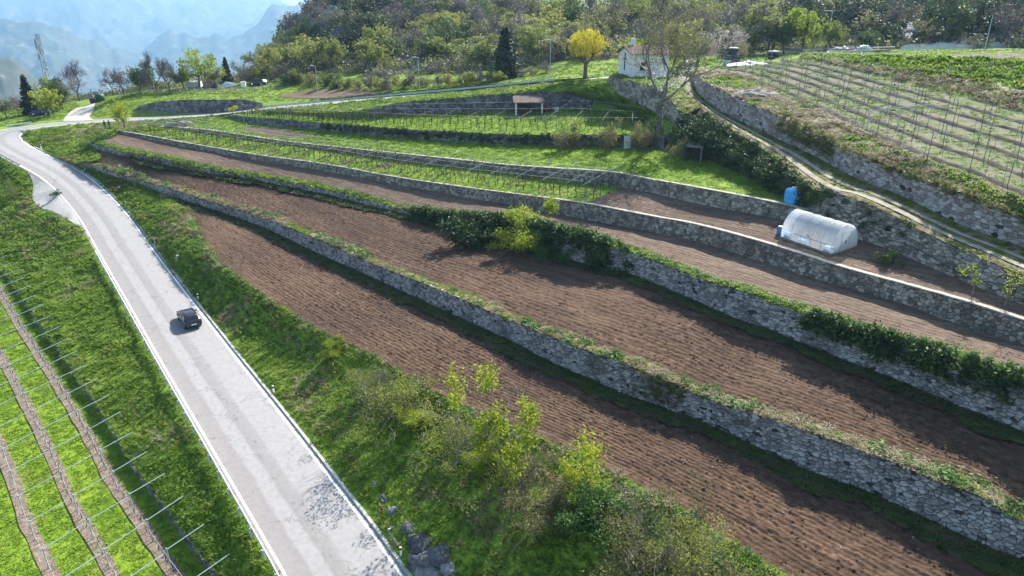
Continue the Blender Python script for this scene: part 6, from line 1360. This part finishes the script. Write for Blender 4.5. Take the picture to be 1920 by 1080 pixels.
# dark little shed in the bushes at the end of the lawn
p = hit(1303, 300); ds = thing('tool_shed', 'little dark wooden shed with grey slab roof among the bushes', 'shed', p, -0.5)
MB().box((0, .9, .9), (1.9, .08, 1.8)).build('back_wall', 'wood_dark', ds); MB().box((-.95, 0, .9), (.08, 1.8, 1.8)).build('side_wall', 'wood_dark', ds); MB().box((.95, 0, .9), (.08, 1.8, 1.8)).build('side_wall', 'wood_dark', ds); MB().box((.9, -.85, .9), (.12, .12, 1.9)).build('post', 'wood_grey', ds); MB().box((0, 0, 1.9), (2.1, 2.0, .10), 0, 1, .15).build('roof', 'wood_grey', ds)
p = hit(1176, 279); d = thing('metal_hatch', 'pale metal hatch leaning on the lawn wall between reddish shrubs', 'hatch', p, 0.0); MB().box((0, .15, .85), (.95, .06, 1.75), 0, 1, -.12).build('sheet', 'galvanised', d); MB().box((0, .10, .85), (1.05, .03, .08), 0, 1, -.12).build('brace', 'trellis_steel', d)
# tractor
p = hit(1371, 119); tr = thing('tractor', 'dark green farm tractor with glass cab on the grass above the lane', 'tractor', p, math.radians(-125))
MB().box((1.0, 0, 1.05), (1.7, .72, .62), 0, .94).build('bonnet', 'tractor_green', tr); MB().box((-.2, 0, .75), (2.6, .55, .5)).build('chassis', 'black_rubber', tr)
cb = MB(); 
for x in (-.95, .25):
    for y in (-.62, .62): cb.tube([(x, y, 1.0), (x * .9, y * .92, 2.45)], .045, 5)
cbo = cb.build('cab_frame', 'tractor_green', tr); MB().box((-.35, 0, 2.5), (1.55, 1.4, .14), 0, .92).build('cab_roof', 'trellis_steel', tr)
for nm, c, s in (('pane', (.27, 0, 1.75), (.02, 1.1, 1.2)), ('pane', (-.96, 0, 1.75), (.02, 1.1, 1.2)), ('pane', (-.35, .60, 1.75), (1.1, .02, 1.2)), ('pane', (-.35, -.60, 1.75), (1.1, .02, 1.2))): MB().box(c, s).build('pane', 'car_glass', cbo)
MB().box((-.45, 0, 1.15), (1.2, 1.5, .12)).build('mudguard', 'tractor_green', tr); MB().tube([(.9, .3, 1.3), (.9, .3, 2.2)], .05).build('exhaust', 'black_rubber', tr)
for x, y, r, w_ in ((-.75, .78, .78, .42), (-.75, -.78, .78, .42), (1.35, .7, .5, .3), (1.35, -.7, .5, .3)):
    wv = MB().lathe([(r * .5, -w_ / 2), (r * .93, -w_ / 2), (r, -w_ / 3), (r, w_ / 3), (r * .93, w_ / 2), (r * .5, w_ / 2)], (x, y, r), 20, 'Y').build('wheel', 'black_rubber', tr); add('rim', MB().lathe([(.05, -w_ * .4), (r * .5, -w_ * .35), (r * .5, w_ * .35), (.05, w_ * .4)], (x, y, r), 14, 'Y').me('rim', 'tractor_green'), wv)
MB().tube([(1.7, .5, .5), (2.4, .5, .35)], .05).tube([(1.7, -.5, .5), (2.4, -.5, .35)], .05).box((2.5, 0, .4), (.3, 1.6, .5)).build('loader', 'trellis_steel', tr)
def heap(name, label, cat, px, py, size, mat, seed, parent=None, lift=0.0, fold=0.25):
    p = hit(px, py); n = 26; G = np.zeros((n, n, 3)); a = np.linspace(-1, 1, n); X, Y = np.meshgrid(a, a, indexing='ij'); rr_ = np.hypot(X, Y) + fbm(X * 2, Y * 2, seed, 3) * .5
    G[..., 0] = X * size[0]; G[..., 1] = Y * size[1]; G[..., 2] = np.maximum(0, (1 - rr_ ** 2)) * size[2] * (0.8 + fbm(X * 3, Y * 3, seed + 1, 3) * 1.2) + fbm(X * 5, Y * 5, seed + 2, 3) * fold * size[2] * (rr_ < 1.0) - 0.03 - np.maximum(0, rr_ - .95) * .4
    me = mesh(name, G.reshape(-1, 3), grid_faces(n, n), mat, True); 
    return tag(add(name, me, None, p + [0, 0, 0.05 + lift], (0, 0, R.uniform(-.4, .4))), label, cat)
heap('white_tarpaulin', 'crumpled white tarpaulin heap in front of the tractor', 'tarpaulin', 1403, 122, (3.4, 1.5, .6), 'tarp_white', 61)
heap('brush_heap', 'heap of cut brown branches on the lane wall bank', 'brushwood', 1420, 178, (3.2, 1.5, .8), 'bark_light', 62)
heap('brush_heap', 'heap of old vine wood and rubble at the start of the lawn wall', 'brushwood', 340, 236, (4.0, 1.2, 1.0), 'wood_grey', 63)
heap('tarp_heap', 'brown tarpaulin heap on the fenced plateau', 'tarpaulin', 394, 163, (2.0, 1.4, 1.5), 'tarp_brown', 64)
heap('tarp_heap', 'grey white tarpaulin heap beside the dark car on the plateau', 'tarpaulin', 432, 162, (2.0, 1.2, 1.2), 'tarp_white', 65)
heap('dirt_heap', 'dark rubbish heap beside the brown tarpaulin', 'rubbish', 404, 165, (1.2, 1.0, 1.1), 'cloth_dark', 66)
p = hit(457, 163); d = thing('white_crate', 'white plastic crate on the fenced plateau', 'crate', p); MB().box((0, 0, .55), (1.1, 1.0, 1.1), .2).build('box', 'white_plastic', d); MB().box((0, 0, 1.13), (1.2, 1.1, .08), .2).build('lid', 'tarp_white', d)
p = hit(1449, 110); d = thing('water_trough', 'black plastic trough with a white sheet over it near the timber', 'trough', p, .1); MB().lathe([(.75, 0), (.95, .2), (1.0, 1.1), (.9, 1.15), (.85, .5)], (0, 0, 0), 18).build('tub', 'black_rubber', d, True); MB().box((.1, 0, 1.2), (1.7, 1.5, .1), .3).build('sheet', 'tarp_white', d)
for k in range(24):
    px = R.uniform(1478, 1672); p = hit(px, R.uniform(96.5, 99.5)); s = R.uniform(2.5, 5)
    tag(MB().box((0, 0, .12), (s, .22, .14)).build('plank', R.choice(['wood_grey', 'wood_grey', 'tarp_white', 'bark_light'])), 'weathered plank lying in the timber store', 'plank', 'planks of the timber store')
    o = bpy.data.objects[-1] if False else COL.objects[-1]; o.location = p + [0, 0, (k % 5) * 0.16]; o.rotation_euler = (0, R.uniform(-.05, .05), R.uniform(-.25, .25))
heap('tarp_heap', 'grey green tarpaulin over a stack in the timber store', 'tarpaulin', 1618, 97, (1.6, 1.0, 1.2), 'trellis_steel', 67)
heap('tarp_heap', 'white sheet thrown over the timber store', 'tarpaulin', 1575, 97, (2.2, 1.0, .9), 'tarp_white', 68)
# netted rows beyond the green bank
nm_, nt, nd, lk, b = _nt('net_film'); b.inputs['Base Color'].default_value = (.62, .64, .64, 1); b.inputs['Roughness'].default_value = .9; b.inputs['Alpha'].default_value = 0.38
for k, (pa, pb_) in enumerate([((1686, 96), (1935, 86)), ((1700, 92), (1935, 80)), ((1725, 88), (1935, 73)), ((1760, 85.5), (1935, 67))]):
    A = hit(*pa); B = hit(*pb_); n = 30; t = np.linspace(0, 1, n)[:, None]; Q = A * (1 - t) + B * t; Q[:, 2] = [gz(q[0], q[1]) for q in Q]
    nr_ = thing('netted_row', 'row of young vines under white net beyond the green bank', 'net', Q[0], 0, 'netted rows beyond the green bank'); Q = Q - Q[0]
    V = []; 
    for i, q in enumerate(Q): hh = 0.55 + .5 * R.random(); V += [(q[0] - .3, q[1] - .5, q[2]), (q[0], q[1], q[2] + hh), (q[0] + .3, q[1] + .5, q[2])]
    add('net', mesh('net', V, [(i * 3 + a, i * 3 + a + 1, i * 3 + a + 4, i * 3 + a + 3) for i in range(n - 1) for a in (0, 1)], 'net_film'), nr_)
    for i in range(0, n, 4): add('post', POST, nr_, Q[i], (.15, 0, 0), (1, 1, .75))
# ------------------------------------------------------------------ greenhouse, tank, barrels
A, B, C = hit(1463, 446), hit(1556, 480), hit(1622, 466); A[2] = B[2] = C[2] = min(A[2], B[2], C[2]) + .06
ax = B - A; Lg = np.linalg.norm(ax); ax /= Lg; wx = C - B; wx -= wx.dot(ax) * ax; Wg = np.linalg.norm(wx); wx /= Wg; Wg = min(Wg, 4.2); Hg = 2.55
gf, nt, nd, lk, b = _nt('tunnel_film'); b.inputs['Base Color'].default_value = (.80, .83, .86, 1); b.inputs['Roughness'].default_value = .28
tl = nd.new('ShaderNodeBsdfTranslucent'); tl.inputs['Color'].default_value = (.85, .88, .9, 1); tp = nd.new('ShaderNodeBsdfTransparent'); m1 = nd.new('ShaderNodeMixShader'); m1.inputs[0].default_value = .55; m2 = nd.new('ShaderNodeMixShader'); m2.inputs[0].default_value = .45
lk.new(b.outputs[0], m1.inputs[1]); lk.new(tl.outputs[0], m1.inputs[2]); lk.new(m1.outputs[0], m2.inputs[1]); lk.new(tp.outputs[0], m2.inputs[2]); lk.new(m2.outputs[0], nd['Material Output'].inputs['Surface'])
gh = thing('greenhouse', 'white plastic tunnel greenhouse on the brown field', 'greenhouse', A, math.atan2(ax[1], ax[0]))
side = 1 if (np.cross(ax, wx)[2] > 0) else -1
def arch(a, r=1.0): 
    c = math.cos(a); s = math.sin(a); return side * (Wg / 2 - c * Wg / 2 * r), max(0, s) ** .72 * Hg * r
aa = np.linspace(0, math.pi, 15); xs = np.linspace(0, Lg, 21); V = []
for i, x in enumerate(xs):
    for a in aa: y, z = arch(a, 1 - (.012 if i % 4 == 2 else 0)); V.append((x, y, z + R.uniform(-.012, .012)))
add('film', mesh('film', V, grid_faces(21, 15), 'tunnel_film', True), gh)
for x in (0.02, Lg - .02):
    add('end_panel', mesh('end_panel', [(x, *arch(a, .99)) for a in aa], [tuple(range(15))], 'tunnel_film'), gh)
for k in range(6):
    x = Lg * k / 5; add('hoop', MB().tube([(x, arch(a, 1.012)[0], arch(a, 1.006)[1]) for a in aa], .018, 5).me('hoop', 'trellis_steel'), gh)
for y in (0, side * Wg): MB().box((Lg / 2, y, .08), (Lg, .08, .18)).build('base_board', 'wood_grey', gh)
for x in (-.04, Lg + .04): MB().box((x, side * Wg / 2, .08), (.08, Wg, .18)).build('base_board', 'wood_grey', gh)
dr = MB().tube([(Lg + .05, side * Wg * .33, 0), (Lg + .05, side * Wg * .33, 1.9)], .03, 4).tube([(Lg + .05, side * Wg * .66, 0), (Lg + .05, side * Wg * .66, 1.9)], .03, 4).tube([(Lg + .05, side * Wg * .33, 1.9), (Lg + .05, side * Wg * .66, 1.9)], .03, 4).build('door_frame', 'trellis_steel', gh); MB().box((Lg + .07, side * Wg * .5, 1.0), (.05, .05, .3)).build('latch', 'black_rubber', dr)
MB().box((Lg / 2, side * Wg * .5, Hg * .98), (Lg, .04, .04)).build('ridge_pole', 'trellis_steel', gh)
R_ = lambda x, y, z=0: A + ax * x + wx * y + np.array([0, 0, z])
for (x, y, z, s, lab) in ((.5, .5, 0, (.6, .5, .6), 'blue crate inside the tunnel near its far end'), (2.2, .5, 0, (.9, .4, .35), 'low blue tub inside the tunnel by its long side'), (Lg - .6, .5, 0, (.6, .5, .55), 'blue crate inside the tunnel by the door end')):
    d = thing('blue_crate', lab, 'crate', R_(x, y, z), math.atan2(ax[1], ax[0])); MB().box((0, 0, s[2] / 2), s, 0, 1.06).build('tub', 'tank_blue', d); MB().box((0, 0, s[2]), (s[0] * 1.1, s[1] * 1.1, .05)).build('rim', 'tank_blue', d)
d = thing('water_drum', 'dark blue water drum outside the far end of the greenhouse', 'drum', R_(-.55, .5)); MB().lathe([(.27, 0), (.30, .05), (.30, .3), (.315, .33), (.30, .36), (.30, .8), (.27, .88), (.22, .9)], (0, 0, 0), 18).build('body', 'drum_blue', d, True); MB().lathe([(.2, .88), (.2, .93), (.02, .94)], (0, 0, 0), 14).build('lid', 'white_plastic', d)
p = hit(1486, 382) + np.array([0.0, 0.0, 0.02]); d = thing('water_tank', 'big light blue plastic water tank at the corner of the lawn wall', 'tank', p)
MB().lathe([(.80, 0), (.88, .06), (.88, .45), (.85, .5), (.88, .55), (.88, 1.0), (.85, 1.05), (.88, 1.1), (.84, 1.38), (.5, 1.55), (.25, 1.6)], (0, 0, 0), 24).build('body', 'tank_blue', d, True); MB().lathe([(.28, 1.58), (.28, 1.68), (.05, 1.7)], (0, 0, 0), 16).build('lid', 'white_plastic', d); MB().tube([(.8, -.3, .3), (1.3, -.6, .25), (1.4, -.7, -.2)], .06).build('outlet_pipe', 'white_plastic', d)
p2 = p + np.array([0.9, -1.0, 0.0]); p2[2] = gz(p2[0], p2[1]) if gz(p2[0], p2[1]) < 16.2 else p[2]; d = thing('pump', 'white water pump with pipes beside the blue tank', 'pump', p2); MB().lathe([(.18, -.3), (.22, -.2), (.22, .2), (.18, .3)], (0, 0, .35), 14, 'X').build('motor', 'white_plastic', d); MB().box((0, 0, .08), (.6, .4, .16)).build('foot', 'concrete', d); MB().tube([(.3, 0, .35), (.6, 0, .4), (.6, 0, .0)], .06).build('pipe', 'white_plastic', d)
p3 = hit(1534, 408) if hit(1534, 408)[2] < 16 else R_(1.5, Wg + 1.0); d = thing('water_drum', 'dark blue drum standing against the lane wall behind the greenhouse', 'drum', R_(.9, Wg + .9)); MB().lathe([(.27, 0), (.30, .05), (.30, .85), (.25, .9)], (0, 0, 0), 18).build('body', 'drum_blue', d, True); MB().lathe([(.2, .88), (.2, .93), (.02, .94)], (0, 0, 0), 14).build('lid', 'black_rubber', d)
# hose along the lane wall
hs = LW.base[90:235] + np.column_stack([LW.n[90:235] * 0.12, 0.75 + 0.25 * np.sin(np.linspace(0, 9, 145))]); tag(MB().tube(hs[::4], .025, 5).build('hose', 'black_rubber'), 'black hose strung along the wall beside the greenhouse', 'hose')
# ------------------------------------------------------------------ plateau: fence, tunnel, bin, mast, lamps
fpx = [(224, 181), (262, 177), (300, 176), (350, 175), (400, 175), (450, 174), (480, 172), (505, 167), (530, 162), (555, 156), (580, 150)]
FP = catmull(np.array([hit(*q) for q in fpx]), 120); FP[:, 2] = [gz(a[0], a[1]) for a in FP]; fe = thing('wooden_fence', 'grey wooden post and rail fence round the plateau', 'fence', FP[0]); LF = arclen(FP); prev = None
for s in np.arange(0, LF[-1], 2.1):
    q = at_s(FP, s) - FP[0]; MB().box((q[0], q[1], q[2] + .5), (.20, .20, 1.35)).build('post', 'fence_wood', fe)
    if prev is not None:
        for z in (.45, .95): MB().tube([prev + [0, 0, z], q + [0, 0, z]], .085, 4).build('rail', 'fence_wood', fe)
    prev = q
p = hit(362, 164); pt_ = thing('polytunnel', 'little white polytunnel on the fenced plateau', 'greenhouse', p - np.array([1.6, 0, 0]), .1); V = [(x, 1.1 - math.cos(a) * 1.1, math.sin(a) * 1.45) for x in np.linspace(0, 3.2, 6) for a in np.linspace(0, math.pi, 9)]
add('film', mesh('film', V, grid_faces(6, 9), 'tarp_white', True), pt_)
for x in (0, 3.2): add('end_panel', mesh('end_panel', [(x, 1.1 - math.cos(a) * 1.09, math.sin(a) * 1.43) for a in np.linspace(0, math.pi, 9)], [tuple(range(9))], 'white_plastic'), pt_)
p = hit(189, 190); d = thing('waste_container', 'green rounded waste container beside the gravel track', 'container', p, .3); MB().lathe([(.8, 0), (1.0, .15), (1.05, 1.0), (.95, 1.5), (.6, 1.8), (.1, 1.9)], (0, 0, 0), 18).build('shell', 'bin_green', d, True); MB().lathe([(.12, 1.88), (.12, 2.0), (.02, 2.02)], (0, 0, 0), 10).build('lifting_eye', 'galvanised', d)
p = hit(176, 194); d = thing('waste_bin', 'dark wheeled waste bin next to the green container', 'bin', p, .3); MB().box((0, 0, .6), (1.2, .9, 1.1), 0, 1.1).build('body', 'cloth_dark', d); MB().box((0, 0, 1.2), (1.35, 1.05, .1)).build('lid', 'cloth_dark', d)
p = Wd(100, 196, 186); p[2] = gz(p[0], p[1]); mh = ztop(p[1], 64) - p[2]; ms = thing('lattice_mast', 'steel lattice mast with antennas rising behind the trees', 'mast', p); 
for k in range(3):
    a = 2 * math.pi * k / 3; MB().tube([(.9 * math.cos(a), .9 * math.sin(a), 0), (.35 * math.cos(a), .35 * math.sin(a), mh)], [.09, .06], 5).build('leg', 'mast_grey', ms)
    br_ = MB()
    for j in range(14):
        r0, r1 = .9 - .55 * j / 14, .9 - .55 * (j + 1) / 14; b2 = a + 2 * math.pi / 3; br_.tube([(r0 * math.cos(a), r0 * math.sin(a), mh * j / 14), (r1 * math.cos(b2), r1 * math.sin(b2), mh * (j + 1) / 14)], .035, 3).tube([(r1 * math.cos(a), r1 * math.sin(a), mh * (j + 1) / 14), (r1 * math.cos(b2), r1 * math.sin(b2), mh * (j + 1) / 14)], .035, 3)
    br_.build('bracing', 'mast_grey', ms)
for k in range(9):
    a = k * 2.1; z = mh * (1 - .07 * (k // 2)) - .6; MB().box((.75 * math.cos(a), .75 * math.sin(a), z), (.14, .32, 1.3), a).build('antenna', 'mast_grey', ms)
for z in (.62, .52): MB().lathe([(.05, -.12), (.45, -.05), (.45, .05)], (.9, -.5, mh * z), 14, 'Y').build('dish', 'trellis_steel', ms)
for px, py, top, lab in ((598, 190, 124, 'slim lamp post beside the bare brown plot'), (787, 168, 108, 'slim lamp post in front of the thicket'), (1549, 95, 21, 'lamp post behind the timber store'), (1846, 93, 28, 'tall thin pole between the netted rows'), (1031, 152, 75, 'thin lamp post near the yellow tree')):
    p = hit(px, py); hh = ztop(p[1], top) - p[2]; d = thing('lamp_post', lab, 'lamp post', p); MB().tube([(0, 0, -.1), (0, 0, hh)], [.08, .05], 6).build('pole', 'trellis_steel', d)
    if px != 1846: MB().tube([(0, 0, hh), (-.5, 0, hh + .1)], .03, 5).build('arm', 'trellis_steel', d); MB().box((-.75, 0, hh + .1), (.6, .22, .1)).build('lamp_head', 'white_plastic', d)
